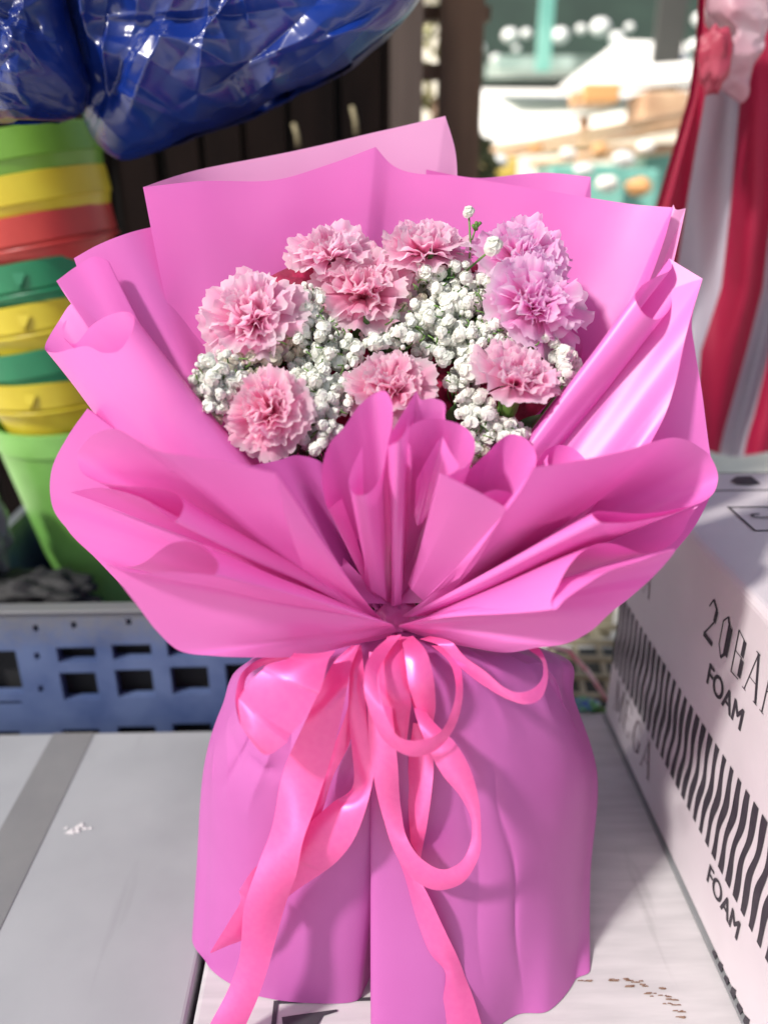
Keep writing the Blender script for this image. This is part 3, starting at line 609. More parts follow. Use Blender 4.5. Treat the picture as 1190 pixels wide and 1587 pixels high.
# blossom variants
def blossom_var(seed, r=1.0):
    rr = random.Random(seed); V = []; F = []
    n = 17
    for k in range(n):
        z = 1 - 1.7*(k+.5)/n; a = k*2.39996 + rr.uniform(-.3, .3); s = math.sqrt(max(0, 1-z*z))
        d = Vector((s*math.cos(a), s*math.sin(a), z+.15)).normalized(); u = d.orthogonal().normalized()
        u = Matrix.Rotation(rr.uniform(0, 6.28), 3, d) @ u; v = d.cross(u); rr_t = rr.uniform(-.2, .5); b = len(V); pr_ = r*rr.uniform(.70, 1.04); sz = r*rr.uniform(.5, .85)
        for i in range(4):
            for j in range(4):
                x, y = (i/3-.5)*2, (j/3-.5)*2; rad = math.hypot(x, y)
                if rad > 1: x, y = x/rad*1.05, y/rad*1.05
                h = -.16*(x*x+y*y) + rr_t*y + .10*math.sin(7*x+k)
                V.append(list(d*(pr_ + h*sz) + u*(x*sz) + v*(y*sz)))
        F += [(b+i*4+j, b+i*4+j+1, b+(i+1)*4+j+1, b+(i+1)*4+j) for i in range(3) for j in range(3)]
    # inner ball
    b = len(V)
    for i in range(5):
        for j in range(8):
            t = math.pi*(i+.5)/5; V.append([.6*r*math.sin(t)*math.cos(j*.785), .6*r*math.sin(t)*math.sin(j*.785), .6*r*math.cos(t)])
    F += [tuple(x+b for x in f) for f in grid_faces(5, 8, True)]
    return np.array(V), F
BV = [blossom_var(s) for s in range(6)]
def ball(r):
    V = []
    for i in range(6):
        for j in range(9):
            t = math.pi*(i+.02)/5.04; V.append([r*math.sin(t)*math.cos(j*.698), r*math.sin(t)*math.sin(j*.698), r*1.15*math.cos(t)])
    return np.array(V), grid_faces(6, 9, True)
def inside_car(x, y):
    for k, c in enumerate(CAR):
        if ((x-c[0])/(c[2]*.92))**2 + ((y-c[1])/(c[2]*(.80 if k not in (1, 3) else .5)))**2 < 1: return True
    return False
CL = [(338, 590, 40, 46, 32, 0), (385, 572, 32, 22, 12, 1), (490, 470, 34, 30, 16, 0), (500, 520, 42, 36, 30, 0), (535, 550, 26, 22, 12, 0), (480, 580, 30, 26, 16, 0), (510, 615, 42, 30, 24, 0), (488, 665, 38, 32, 22, 0), (540, 600, 22, 26, 8, 0),
      (700, 430, 46, 30, 22, 0), (735, 465, 28, 40, 18, 0), (690, 480, 50, 34, 30, 0), (640, 500, 50, 26, 22, 0), (610, 470, 30, 24, 10, 1), (605, 525, 42, 18, 16, 0), (695, 530, 56, 28, 34, 0), (735, 560, 22, 26, 12, 0), (800, 515, 52, 20, 26, 0), (855, 540, 22, 30, 14, 0), (878, 565, 15, 26, 10, 0),
      (735, 625, 26, 30, 16, 0), (745, 665, 30, 30, 18, 0), (790, 670, 28, 18, 12, 0), (738, 700, 14, 16, 5, 1), (660, 420, 22, 20, 8, 0), (715, 590, 22, 18, 7, 0), (325, 640, 20, 20, 8, 1), (640, 450, 20, 22, 8, 1), (770, 440, 16, 40, 8, 0), (440, 540, 26, 20, 10, 1)]
tgtc = Vector((AX[0], .515, .245))
for ci, (cx, cy, rx, ry, n, tan) in enumerate(CL):
    mb = MB(); sm = MB(); placed = []
    cc = Vector(P(cx, cy+25, Yf(cx, cy)+.022))
    n = int(n*1.75)
    for k in range(n*9):
        if len(placed) >= n: break
        a = rnd.uniform(0, 6.28); q_ = math.sqrt(rnd.random()); x = cx+rx*q_*math.cos(a); y = cy+ry*q_*math.sin(a)
        if inside_car(x, y): continue
        if any(math.hypot(x-p[0], y-p[1]) < 6.3 for p in placed): continue
        placed.append((x, y))
        p = P(x, y, Yf(x, y) + rnd.uniform(-.012, .022) + (.012 if tan or cx > 850 else 0)); 
        bud = rnd.random() < .17; r = (.0018 if bud else rnd.choice((.0027, .0031, .0035, .004, .0046)))
        up = (Vector((rnd.uniform(-.5, .5), -.75+rnd.uniform(-.3, .3), .6+rnd.uniform(-.3, .3)))).normalized()
        qq = Vector((0, 0, 1)).rotation_difference(up) @ Matrix.Rotation(rnd.uniform(0, 6.28), 3, 'Z').to_quaternion()
        Rm = np.array(qq.to_matrix())
        Vb, Fb = ball(1.) if bud else BV[rnd.randrange(6)]
        mb.add((Vb*r) @ Rm.T + p, Fb)
        pb = Vector(p) - up*r*.8
        sm.tube([pb, pb - up*r*.6], lambda t: r*(.62-.45*t), 6)
        e = cc + Vector((rnd.uniform(-.006, .006),)*3); mid = (pb+e)/2 + Vector((rnd.uniform(-.003, .003), .004, -.002))
        sm.tube([pb - up*r*.5, mid, e], .0006, 4)
    if not placed: continue
    for k in range(max(3, n//5) if 370 < cx < 840 else 0):                            # thin side twigs that show between the blossoms
        x, y = placed[rnd.randrange(len(placed))]; q0 = Vector(P(x, y, Yf(x, y) - .006)); dq = Vector((rnd.uniform(-1, 1), -.2, rnd.uniform(-1, .6)))*.007
        sm.tube([q0, q0+dq*.5+Vector((.001, 0, 0)), q0+dq], .00055, 4)
    sm.tube([cc, (cc+tgtc)/2 + Vector((0, .02, 0)), tgtc], .0011, 5)
    o = mb.build('baby_breath_sprig', M['blossom_tan'] if tan else M['blossom'], B)
    sm.build('stem', M['calyx'], o)
# lone sprig that rises above the posy
mb = MB(); sm = MB()
pts = {'a': P(728, 330, .585), 'b': P(736, 352, .585), 'c': P(763, 382, .560)}
Vb, Fb = BV[2]; mb.add(Vb*.0034 @ _R.T + P(726, 328, .585), Fb)
sm.tube([P(726, 331, .585), P(729, 380, .586), P(724, 440, .58)], .0007, 5)
for k in range(4):
    p = P(736 + rnd.uniform(-5, 5), 352 + rnd.uniform(-5, 5), .584); sm.tube([p, p + np.array([rnd.uniform(-.003, .003), -.002, .003])], .0013, 5)
sm.tube([P(736, 356, .585), P(731, 372, .586)], .0006, 5)
o = mb.build('baby_breath_sprig', M['blossom'], B); sm.build('stem', M['calyx'], o)
mb = MB(); sm = MB(); mb.add(Vb*.0052 @ _R.T + P(764, 381, .545), Fb)
sm.tube([P(764, 384, .545), P(745, 400, .556), P(722, 420, .57)], .0008, 5)
o = mb.build('baby_breath_sprig', M['blossom'], B); sm.build('stem', M['calyx'], o)
# long thin leaves and dark stems among the flowers
lm = []
for (x, y, ang, L) in [(668, 425, 95, .050), (684, 440, 75, .040), (572, 515, 100, .04), (560, 500, 70, .035), (430, 530, 120, .04), (455, 690, 60, .04), (640, 620, 100, .03), (700, 640, 80, .035), (810, 655, 60, .035), (600, 545, 90, .035), (470, 455, 110, .03), (760, 500, 70, .03), (405, 575, 140, .03), (530, 680, 80, .035), (775, 690, 120, .03)]:
    mb = MB(); p = P(x, y, Yf(x, y)+.012); a = math.radians(ang); d = np.array([math.cos(a), -.25, math.sin(a)]); s = np.array([-math.sin(a), .1, math.cos(a)])
    V = []
    for i in range(9):
        t = i/8; wv = .0042*math.sin(math.pi*(t*.85+.13))
        c = p + d*L*(t-.5) + np.array([0, -.010*t*t, -.006*t*t])
        for e in (-1, 0, 1): V.append(c + s*wv*e + np.array([0, .0015*abs(e), 0]))
    mb.add(V, grid_faces(9, 3)); mb.build('leaf', M['leaf'], B)
# ------------------------------------------------------------------ left background: crate, buckets, bags, fence
mcr, n, b, o = newmat('dirty_blue_plastic')
c, f = noise_ramp(n, 16, (.045, .075, .19), (.09, .13, .26), .3, .6)
tc = n.nodes.new('ShaderNodeTexCoord'); sx = n.nodes.new('ShaderNodeSeparateXYZ'); n.links.new(tc.outputs['Object'], sx.inputs[0])
nz = n.nodes.new('ShaderNodeTexNoise'); nz.inputs['Scale'].default_value = 45; ad = n.nodes.new('ShaderNodeMath'); ad.operation = 'MULTIPLY_ADD'
n.links.new(nz.outputs['Fac'], ad.inputs[0]); ad.inputs[1].default_value = .04; n.links.new(sx.outputs['Z'], ad.inputs[2])
rm = n.nodes.new('ShaderNodeMapRange'); rm.inputs[1].default_value = .10; rm.inputs[2].default_value = .155; n.links.new(ad.outputs[0], rm.inputs[0])
mx = n.nodes.new('ShaderNodeMix'); mx.data_type = 'RGBA'; n.links.new(rm.outputs[0], mx.inputs['Factor']); n.links.new(c, mx.inputs['A']); mx.inputs['B'].default_value = (.15, .15, .155, 1)
n.links.new(mx.outputs['Result'], b.inputs['Base Color']); b.inputs['Roughness'].default_value = .5; bump(n, b, f, .3, .002)
CY = .765
cr = empty('plastic_crate', (0, 0, 0), 'grubby blue plastic crate with square holes behind the white boxes', 'crate')
def PZ(x, y, Y=CY): p = P(x, y, Y); return p[0], p[2]
xs0 = PZ(-120, 950)[0]; xs1 = PZ(470, 950)[0]; ztop = PZ(150, 950)[1]; zb = -.2995
holes = []
def hole(x0, y0, x1, y1): a = PZ(x0, y0); c = PZ(x1, y1); holes.append((a[0], c[1], c[0], a[1]))
for k in range(4):
    dx = k*85.5; dy = -k*4.5
    hole(87+dx, 1004+dy, 151+dx, 1026+dy); hole(92+dx, 1043+dy, 155+dx, 1084+dy)
    hole(96+dx, 1131+dy, 161+dx, 1172+dy)
hole(-60, 1010, 38, 1075); hole(-60, 1135, 40, 1175); hole(-60, 1088, 35, 1093)
for (x, y) in ((56, 974), (115, 969), (200, 964), (58, 1017), (64, 1068), (290, 960)): hole(x-5, y-5, x+5, y+5)
# wall made of cells: cut the rectangle into a grid along all hole edges
gx = sorted(set([xs0, xs1] + [round(v, 5) for h in holes for v in (h[0], h[2]) if xs0 < v < xs1]))
gz = sorted(set([zb, ztop] + [round(v, 5) for h in holes for v in (h[1], h[3]) if zb < v < ztop]))
wb = MB(); solid = {}
for i in range(len(gx)-1):
    for k in range(len(gz)-1):
        mxx, mzz = (gx[i]+gx[i+1])/2, (gz[k]+gz[k+1])/2
        solid[i, k] = not any(h[0] <= mxx <= h[2] and h[1] <= mzz <= h[3] for h in holes)
T_ = .012
for (i, k), s in solid.items():
    if not s: continue
    x0, x1, z0, z1 = gx[i], gx[i+1], gz[k], gz[k+1]
    wb.add([[x0, CY, z0], [x1, CY, z0], [x1, CY, z1], [x0, CY, z1]], [(0, 1, 2, 3)])
    wb.add([[x0, CY+T_, z0], [x1, CY+T_, z0], [x1, CY+T_, z1], [x0, CY+T_, z1]], [(3, 2, 1, 0)])
    for (di, dk, e) in ((-1, 0, ((x0, z0), (x0, z1))), (1, 0, ((x1, z0), (x1, z1))), (0, -1, ((x0, z0), (x1, z0))), (0, 1, ((x0, z1), (x1, z1)))):
        if not solid.get((i+di, k+dk), False):
            (a0, c0), (a1, c1) = e; wb.add([[a0, CY, c0], [a1, CY, c1], [a1, CY+T_, c1], [a0, CY+T_, c0]], [(0, 1, 2, 3)])
wb.build('front_wall', mcr, cr, smooth=False)
rb = MB(); rb.box((xs0, CY-.004, ztop+.001), (xs1, CY+.016, ztop+.005)); bevel(rb.build('rim', mcr, cr, smooth=False), .003)
rb = MB(); rb.box((xs0, 1.14, zb), (xs1, 1.16, ztop)); rb.box((xs0-.016, CY, zb), (xs0-.002, 1.16, ztop)); rb.box((xs1+.002, CY, zb), (xs1+.016, 1.16, ztop)); rb.box((xs0+.002, CY+.03, -.05), (xs1-.002, 1.13, -.04))
rb.build('crate_shell', mcr, cr, smooth=False)
rb = MB(); rb.box((xs0+.003, CY+.022, zb+.002), (xs1-.003, CY+.026, ztop-.012)); rb.build('hole_shade', simple('crate_shade_black', (.012, .012, .014), None, .8, 20, 0), cr, smooth=False)  # black sheet standing in for the shade inside the crate holes
mj = simple('grey_junk', (.022, .022, .025), (.01, .01, .012), .7, 25, .5, .006)
# crumpled dark sacks inside the crate
p = P(45, 905, .90); o = lump('cloth_bundle', (p[0], .90, p[2]-.02), .075, .04, .03, mj, .45, 9, seed=4); tag(o, 'grey crumpled bundle inside the blue crate left of the buckets', 'bundle')
p = P(-18, 830, .90); o = lump('plastic_sheet', (p[0]-.01, .92, p[2]), .022, .03, .06, simple('clear_grey_plastic', (.20, .21, .21), None, .2, 20, .2), .35, 7, seed=9); tag(o, 'pale crumpled plastic at the far left edge above the crate', 'plastic')

# buckets
def bucket(center, R, h, taper, mat, label, lean, cat='bucket', bands=1, handle=False, tilt=0.):
    """open bucket: lathed wall with a folded rim; center = middle of the TOP ring"""
    t = empty('bucket', tuple(center - np.array(lean)*h), label, cat, 'stack of coloured plastic buckets')
    prof = [(R*.985, -.000), (R, .000), (R, -.32*h*.35), (R*.985, -.34*h*.35), (R*(1-.02), -.35*h)]
    prof = [(R*.95, -.003), (R*.965, .0), (R, -.001), (R*1.0, -min(.030, h*.45)), (R*.975, -min(.031, h*.47)), (R*taper, -h), (0.0, -h), (R*taper*.97, -h+.002), (R*.945, -.02), (R*.95, -.003)]
    mb = MB(); n = 56; V = []
    for (r, z) in prof:
        for j in range(n):
            a = 2*math.pi*j/n; V.append(center + np.array([r*math.cos(a), r*math.sin(a), r*math.cos(a)*tilt]) + np.array(lean)*z)
    mb.add(V, grid_faces(len(prof), n, True)); o = mb.build('bucket_body', mat, t); 
    es = o.modifiers.new('es', 'EDGE_SPLIT'); es.split_angle = math.radians(35)
    if bands:
        rbm = MB(); V = []
        for (r, z) in ((R*1.0, -.0335), (R*1.018, -.034), (R*1.018, -.0375), (R*.99, -.038)):
            for j in range(n):
                a = 2*math.pi*j/n; V.append(center + np.array([r*math.cos(a), r*math.sin(a), r*math.cos(a)*tilt]) + np.array(lean)*z)
        rbm.add(V, grid_faces(4, n, True)); rbm.build('rim', mat, t)
    if handle:
        hb = MB(); c = center + np.array([R*.02, -R*1.005, 0]) + np.array(lean)*(-.016)
        hb.add([c+np.array([-.008, -.001, .006]), c+np.array([.008, -.001, .006]), c+np.array([.002, -.005, -.008]), c+np.array([-.003, -.005, -.008]), c+np.array([0, -.001, -.014])], [(0, 1, 2, 3), (3, 2, 4), (0, 3, 4), (1, 4, 2)])
        hb.build('handle_lug', mat, t, smooth=False)
    return t
bm_ = lambda nm, c, c2=None: simple(nm, c, c2, .38, 18, .12, .001, lo=.3, hi=.7)
mY, mGn, mR, mLg, mDg = bm_('yellow_plastic', (.60, .50, .03), (.50, .38, .02)), bm_('green_plastic', (.01, .21, .09), (.01, .15, .07)), bm_('red_plastic', (.50, .045, .04), (.38, .03, .03)), bm_('light_green_plastic', (.20, .48, .11), (.16, .38, .08)), bm_('leaf_green_plastic', (.16, .36, .04), (.12, .28, .03))
YB = .95
def top(x, y): return P(x, y, YB)
lean = np.array([-.16, 0, 1.]); lean /= np.linalg.norm(lean)
specs = [  # (xc, y of rim front, R px, visible h px, taper, mat, label)
    (120, 676, 113, 330, .60, mLg, 'tall light green bucket standing in the blue crate, bottom of the stack', 0, 0),
    (92, 598, 98, 140, .72, mY, 'yellow bucket nested in the light green one, lowest yellow of the stack', 1, 1),
    (84, 548, 96, 120, .75, mGn, 'dark green bucket between the two lower yellow ones', 0, 0),
    (80, 474, 94, 120, .76, mY, 'yellow bucket between two dark green ones', 1, 1),
    (74, 408, 96, 120, .76, mGn, 'dark green bucket directly under the red one', 1, 1),
    (70, 336, 102, 120, .76, mR, 'red bucket in the upper half of the stack', 1, 0),
    (60, 272, 101, 110, .76, mY, 'yellow bucket on top of the red one', 0, 0),
    (45, 200, 100, 120, .80, mDg, 'leaf green bucket at the very top of the stack under the blue bag', 0, 0)]
for (xc, yr, rp, hp, tpz, mt, lb, bd, hd) in specs:
    p = top(xc, yr); s = np.linalg.norm(p - np.array([0, 0, CH]))/FPX; R = rp*s
    R *= (YB+R)/YB*(.97 if hp > 200 else .93); p = np.array([P(xc - (0 if hp > 200 else 10), yr, YB+R)[0], YB+R, p[2]])
    # rim front edge is at y=yr: the ring centre sits R further back on the same height
    bucket(p, R, hp*s, tpz, mt, lb, lean if hp < 200 else np.array([-.06, 0, .998]), bands=bd, handle=bool(hd), tilt=(.03 if hp > 200 else .06 if yr > 590 else .17))

# blue plastic bags: inflated outlines with wrinkles
mbag, n, b, o = newmat('blue_bin_bag')
c, f = noise_ramp(n, 6, (.003, .005, .065), (.005, .03, .23), .3, .65)
n.links.new(c, b.inputs['Base Color']); b.inputs['Roughness'].default_value = .27; b.inputs['Specular IOR Level'].default_value = .7
n2 = n.nodes.new('ShaderNodeTexNoise'); n2.noise_type = 'RIDGED_MULTIFRACTAL'; n2.inputs['Scale'].default_value = 4.5; n2.inputs['Detail'].default_value = 3; n2.inputs['Distortion'].default_value = .5
tc = n.nodes.new('ShaderNodeTexCoord'); mpb = n.nodes.new('ShaderNodeMapping'); mpb.inputs['Rotation'].default_value = (0, math.radians(35), 0); mpb.inputs['Scale'].default_value = (3.2, 1, .8); n.links.new(tc.outputs['Object'], mpb.inputs[0]); n.links.new(mpb.outputs[0], n2.inputs['Vector']); bump(n, b, n2.outputs['Fac'], .18, .006)
def inflated(name, outline, Y, T, mat, amp=.012, sc=9, nr=46, n=150, seed=0, label=None, cat=None, gathers=()):
    E3 = np.array([P(x, y, Y) for x, y in outline + [outline[0]]]); Ep, _ = crom(E3, n+1); Ep = Ep[:-1]; c = Ep.mean(0)
    V = []
    def wr(p):
        q = Vector(p)*sc + Vector((seed, 0, 0)); w_ = noise.noise_vector(q*.6)
        q = q + w_*.5; q = Vector((q.x*.8+q.z*.9, q.y, q.z*.5-q.x*.35))
        return (1-abs(noise.noise(Vector((q.x*1.0, q.y, q.z*1.6))))*2.6)*amp + (1-abs(noise.noise(q*2.3))*2.5)*amp*.45
    for side in (-1, 1):
        for i in range(nr):
            r = 1 - i/(nr-1) if side == -1 else i/(nr-1)
            if side == 1 and i == 0: continue
            for j in range(n):
                p = c*(1-r) + Ep[j]*r; h = T*math.sqrt(max(0, 1-r**2.6)); p = p + np.array([0, side*h, 0])
                p[1] += side*wr(p)*min(1, (1-r)*6+.25); p[2] += wr(p+.3)*.35*r
                V.append(p)
    if gathers:
        V = np.array(V); rr = random.Random(seed); X = V[:, [0, 2]]; D = np.zeros(len(V))
        for (gx, gy, a0, a1, N, Lmax) in gathers:               # creases fanning out of gathered points
            g = P(gx, gy, Y)[[0, 2]]
            for k in range(N):
                a = math.radians(rr.uniform(a0, a1)); d = np.array([math.cos(a), math.sin(a)]); r0 = rr.uniform(0, .6)*Lmax; L = rr.uniform(.25, .6)*Lmax
                A = g + d*r0 + np.array([rr.uniform(-.012, .012), rr.uniform(-.012, .012)]); bend = rr.uniform(-.25, .25)
                rel = X - A; t = rel @ d; nn = rel @ np.array([-d[1], d[0]]) + bend*t*t/L
                tt = np.clip(t/L, 0, 1); e = np.where((t > 0) & (t < L), np.sin(math.pi*tt), 0); wd = rr.uniform(.004, .016)
                D += e*rr.uniform(.004, .011)*np.exp(-np.abs(nn)/wd)*rr.choice((1, 1, -1))
        sgn = np.sign(V[:, 1]-Y); V[:, 1] += sgn*D
    # order: side -1 goes rim(r=1)->centre(0), then side 1 centre->rim
    o = mesh(name, V, grid_faces(2*nr-1, n, True), mat); return tag(o, label, cat)
inflated('plastic_bag', [(60, -60), (118, 60), (128, 150), (140, 205), (185, 250), (232, 240), (300, 216), (400, 176), (480, 135), (560, 90), (620, 45), (655, 0), (700, -70), (380, -140)], .86, .085, mbag, .008, 8, 110, 330, seed=3, gathers=((185, 235, 20, 100, 22, .34), (640, 0, 180, 250, 22, .34), (350, -80, 200, 340, 14, .26), (120, 60, -70, 10, 12, .2), (420, 165, 30, 160, 7, .12)), label='big glossy dark blue plastic bag hanging above the bouquet', cat='bag')
inflated('plastic_bag', [(-60, -60), (-50, 190), (10, 197), (70, 192), (118, 182), (138, 150), (130, 90), (112, 30), (100, -60)], .80, .045, mbag, .007, 10, 80, 240, seed=11, gathers=((130, 165, 100, 220, 30, .12), (-20, 100, -40, 40, 20, .14), (60, -40, 220, 320, 20, .16), (110, 60, 150, 260, 20, .1)), label='smaller crumpled blue plastic bag at the top left corner over the buckets', cat='bag')

mdw = simple('shaded_old_wood', (.012, .007, .006), (.005, .003, .003), .85, 18, .5, .004, stretch=(1, 1, .15))  # near-black brown: the shadow falling on the fence is put into the colour
mtw = simple('brown_wood', (.22, .13, .085), (.11, .065, .045), .8, 14, .5, .004, stretch=(1, 1, .15))
fn = empty('wooden_fence', (0, 1.5, -.30), 'dark brown upright plank fence behind the buckets and blue bag', 'fence')
for _n in mdw.node_tree.nodes:
    if _n.type == 'BSDF_PRINCIPLED': _n.inputs['Specular IOR Level'].default_value = .1
x0 = P(-140, 400, 1.5)[0]; x1 = P(600, 400, 1.5)[0]; x = x0; k = 0
while x < x1:
    wd = rnd.uniform(.05, .075); m_ = MB(); dy = rnd.uniform(0, .03)
    m_.box((x, 1.5+dy, -.2995), (x+wd, 1.53+dy, 1.5+rnd.uniform(0, .05))); m_.build('plank', mdw, fn, smooth=False); x += wd + rnd.uniform(.006, .022); k += 1
m_ = MB(); m_.box((x0, 1.57, .2), (x1, 1.60, .28)); m_.box((x0, 1.57, .9), (x1, 1.60, .98)); m_.build('rail', mdw, fn, smooth=False)
bkw = MB(); bkw.box((x0-.3, 1.75, -.2995), (P(640, 400, 1.75)[0], 1.80, 1.7)); tag(bkw.build('stall_wall', simple('near_black_board', (.012, .01, .01), None, .9, 10, .2), smooth=False), 'black board wall behind the dark planks', 'wall')
mtw2 = simple('twine_tan', (.35, .30, .18), None, .8, 60, .2)
for (xa, ya, xb, yb, lb) in ((455, 192, 462, 226, 'short tan twine end hanging on the dark fence, left one'), (545, 165, 552, 208, 'short tan twine end hanging on the dark fence, right one')):
    m_ = MB(); m_.tube([P(xa, ya, 1.46), P((xa+xb)/2+2, (ya+yb)/2, 1.455), P(xb, yb, 1.46)], .004, 6); tag(m_.build('twine', mtw2), lb, 'twine', 'twine ends on the fence')

def pbox(name, x0, y0, x1, y1, Y, d, mat, label, cat, group=None, bev=0, down=False):
    a, c = P(x0, y0, Y), P(x1, y1, Y); m_ = MB(); z0 = -.2995 if down else c[2]
    m_.box((a[0], Y, z0), (c[0], Y+d, a[2])); o = m_.build(name, mat, smooth=False)
    if bev: bevel(o, bev)
    return tag(o, label, cat, group)
pbox('wooden_post', 607, -120, 650, 400, 1.46, .06, simple('grey_brown_wood', (.09, .065, .055), (.05, .035, .03), .8, 14, .5, .004, stretch=(1, 1, .15)), 'dark weathered post at the right end of the plank fence', 'post', down=True)
pbox('wooden_post', 688, -120, 735, 400, 1.62, .06, mtw, 'brown wooden post standing alone against the bright yard', 'post', down=True)
pbox('wooden_beam', 651, 98, 687, 122, 1.63, .04, mtw, 'short brown crossbar between the two posts', 'beam')
pbox('wooden_beam', 651, 8, 760, 30, 1.685, .04, mtw, 'brown beam across the top of the posts', 'beam')

# ------------------------------------------------------------------ bright yard beyond
mwh = simple('sunlit_canvas', (.90, .88, .82), (.84, .80, .72), .8, 2, .2, .01)
mgr = simple('dark_green_canvas', (.014, .032, .02), (.008, .02, .012), .8, 4, .3, .01)
mtl = simple('teal_plastic', (.22, .50, .42), (.14, .38, .32), .4, 9, .2)
myl = simple('yellow_crate_plastic', (.75, .55, .12), None, .5, 9, .1)
mbr = simple('bamboo', (.62, .42, .26), (.45, .27, .16), .6, 12, .3)
# far house wall closes the yard
hw_ = empty('house', (1.0, 9, -.30), 'pale sunlit house wall closing the bright yard', 'house')
m_ = MB(); m_.box((-3, 9, -.2995), (9, 9.3, 3.4)); m_.build('wall', simple('pale_render', (.80, .76, .66), (.68, .62, .50), .9, 1.2, .2), hw_, smooth=False)
m_ = MB(); m_.box((-3.2, 8.2, 3.41), (9.2, 9.8, 3.5)); m_.build('roof', mgr, hw_, smooth=False)
# stall canopies
def slab(name, pts, thick, mat, label, cat):
    A = np.array(pts); m_ = MB(); Bm = A - np.array([0, 0, thick])
    m_.add(np.concatenate([A, Bm]), [(0, 1, 2, 3), (7, 6, 5, 4), (0, 4, 5, 1), (1, 5, 6, 2), (2, 6, 7, 3), (3, 7, 4, 0)])
    return tag(m_.build(name, mat, smooth=False), label, cat)
slab('awning', [P(735, 122, 4.0), P(1110, 100, 4.0), P(1110, -60, 4.9), P(735, -60, 4.9)], .03, mgr, 'dark green awning over the far stalls', 'awning')
slab('canopy', [P(740, 222, 3.2), P(1000, 205, 3.2), P(1080, 128, 4.2), P(742, 122, 4.2)], .02, mwh, 'wide white sunlit canopy over the far stalls', 'canopy')
slab('canopy', [P(865, 135, 3.0), P(1075, 118, 3.0), P(1060, 66, 3.5), P(960, 62, 3.5)], .02, mwh, 'smaller peaked white canopy in front of the green awning', 'canopy')
ORD = ['first', 'second', 'third', 'fourth', 'fifth', 'sixth', 'seventh', 'eighth', 'ninth', 'tenth', 'eleventh', 'twelfth', 'thirteenth', 'fourteenth', 'fifteenth']
for k, (xa, ya, xb, yb) in enumerate(((740, 238, 1060, 176), (745, 246, 1060, 196), (760, 236, 1060, 226), (820, 254, 1050, 232))):
    m_ = MB(); m_.bar(P(xa, ya, 2.9+.05*k), P(xb, yb, 2.9+.05*k), .012); tag(m_.build('bamboo_pole', mbr), ['topmost tan bamboo pole slanting across the bright yard', 'tan bamboo pole just under the topmost slanting one', 'nearly level tan bamboo pole under the slanting ones', 'lowest and shortest tan bamboo pole in the bright yard'][k], 'pole', 'bamboo poles in the yard')
m_ = MB(); m_.bar(P(905, 180, 3.1), P(900, 330, 3.1), .02); tag(m_.build('bamboo_pole', mbr), 'upright tan pole in the bright yard', 'pole')
lb_ = ['teal crate in the yard seen above the right end of the paper', 'pale teal crate beside the teal one above the paper', 'small teal crate nearest the striped cloth']
for k, (xa, ya, xb, yb, Y) in enumerate(((855, 255, 965, 330, 2.7), (970, 262, 1015, 330, 2.8), (1000, 236, 1040, 300, 3.2))):
    pbox('plastic_crate', xa, ya, xb, yb, Y, .25, mtl, lb_[k], 'crate', 'teal crates in the yard', .01, down=True)
pbox('plastic_crate', 755, 244, 800, 300, 2.6, .2, myl, 'yellow crate in the yard behind the bouquet', 'crate', None, .01, down=True)
# white balls added as blurred highlights, then goods on the far table
mgl = simple('glossy_white', (.9, .9, .86), None, .08, 5, 0)
mor = simple('orange_goods', (.70, .36, .14), None, .5, 5, 0)
k = 0
for (x, y, r) in sorted([(768, 92, 9), (790, 55, 12), (815, 52, 8), (850, 48, 9), (868, 55, 13), (900, 45, 8), (930, 42, 15), (955, 60, 12), (975, 42, 7), (742, 75, 10), (1040, 60, 9), (885, 100, 8), (800, 75, 6), (1085, 30, 12), (1075, 70, 10)]):
    p = P(x, y, 3.7); s = 3.9/FPX*r*.85; o = lump('highlight_ball', p, s, s, s*.8, mgl, .06, 4, 20, 12, seed=k)
    tag(o, ORD[k] + ' added white highlight ball from the left in front of the green awning', 'ball', 'balls added as highlights by the green awning'); k += 1
for kk, (x, y, r) in enumerate(sorted([(770, 250, 11), (880, 238, 9), (930, 232, 10), (965, 246, 12), (1000, 228, 9), (905, 262, 10), (830, 232, 8), (990, 290, 14), (940, 285, 12)])):
    p = P(x, y, 2.55); s = 2.7/FPX*r; o = lump('market_bundle', p, s*1.3, s, s*.8, [mgl, mor, mwh][k % 3], .2, 4, 20, 12, seed=k)
    tag(o, ['white', 'orange', 'cream'][k % 3] + ' sunlit bundle on the yard stalls, ' + ORD[kk] + ' bundle from the left', 'bundle', 'bundles on the yard stalls'); k += 1
pbox('counter', 770, 86, 1085, 108, 3.55, .3, simple('pale_teal_board', (.40, .50, .46), (.20, .30, .26), .4, 9, .1), 'pale teal board running along under the green awning', 'board')
pbox('metal_pole', 842, -60, 852, 110, 3.4, .03, mtl, 'thin teal pole in front of the green awning', 'pole')
pbox('metal_pole', 1030, -60, 1044, 180, 3.2, .03, simple('dark_pole', (.05, .05, .045), None, .6, 9, 0), 'dark pole beside the top of the striped cloth', 'pole')
pbox('wooden_chest', 905, 128, 960, 160, 2.98, .2, mor, 'tan wooden chest standing out against the white canopy', 'chest', None, .01)
pbox('wooden_chest', 1000, 140, 1062, 196, 2.95, .2, mbr, 'brown wooden chest near the striped cloth in the yard', 'chest', None, .01)
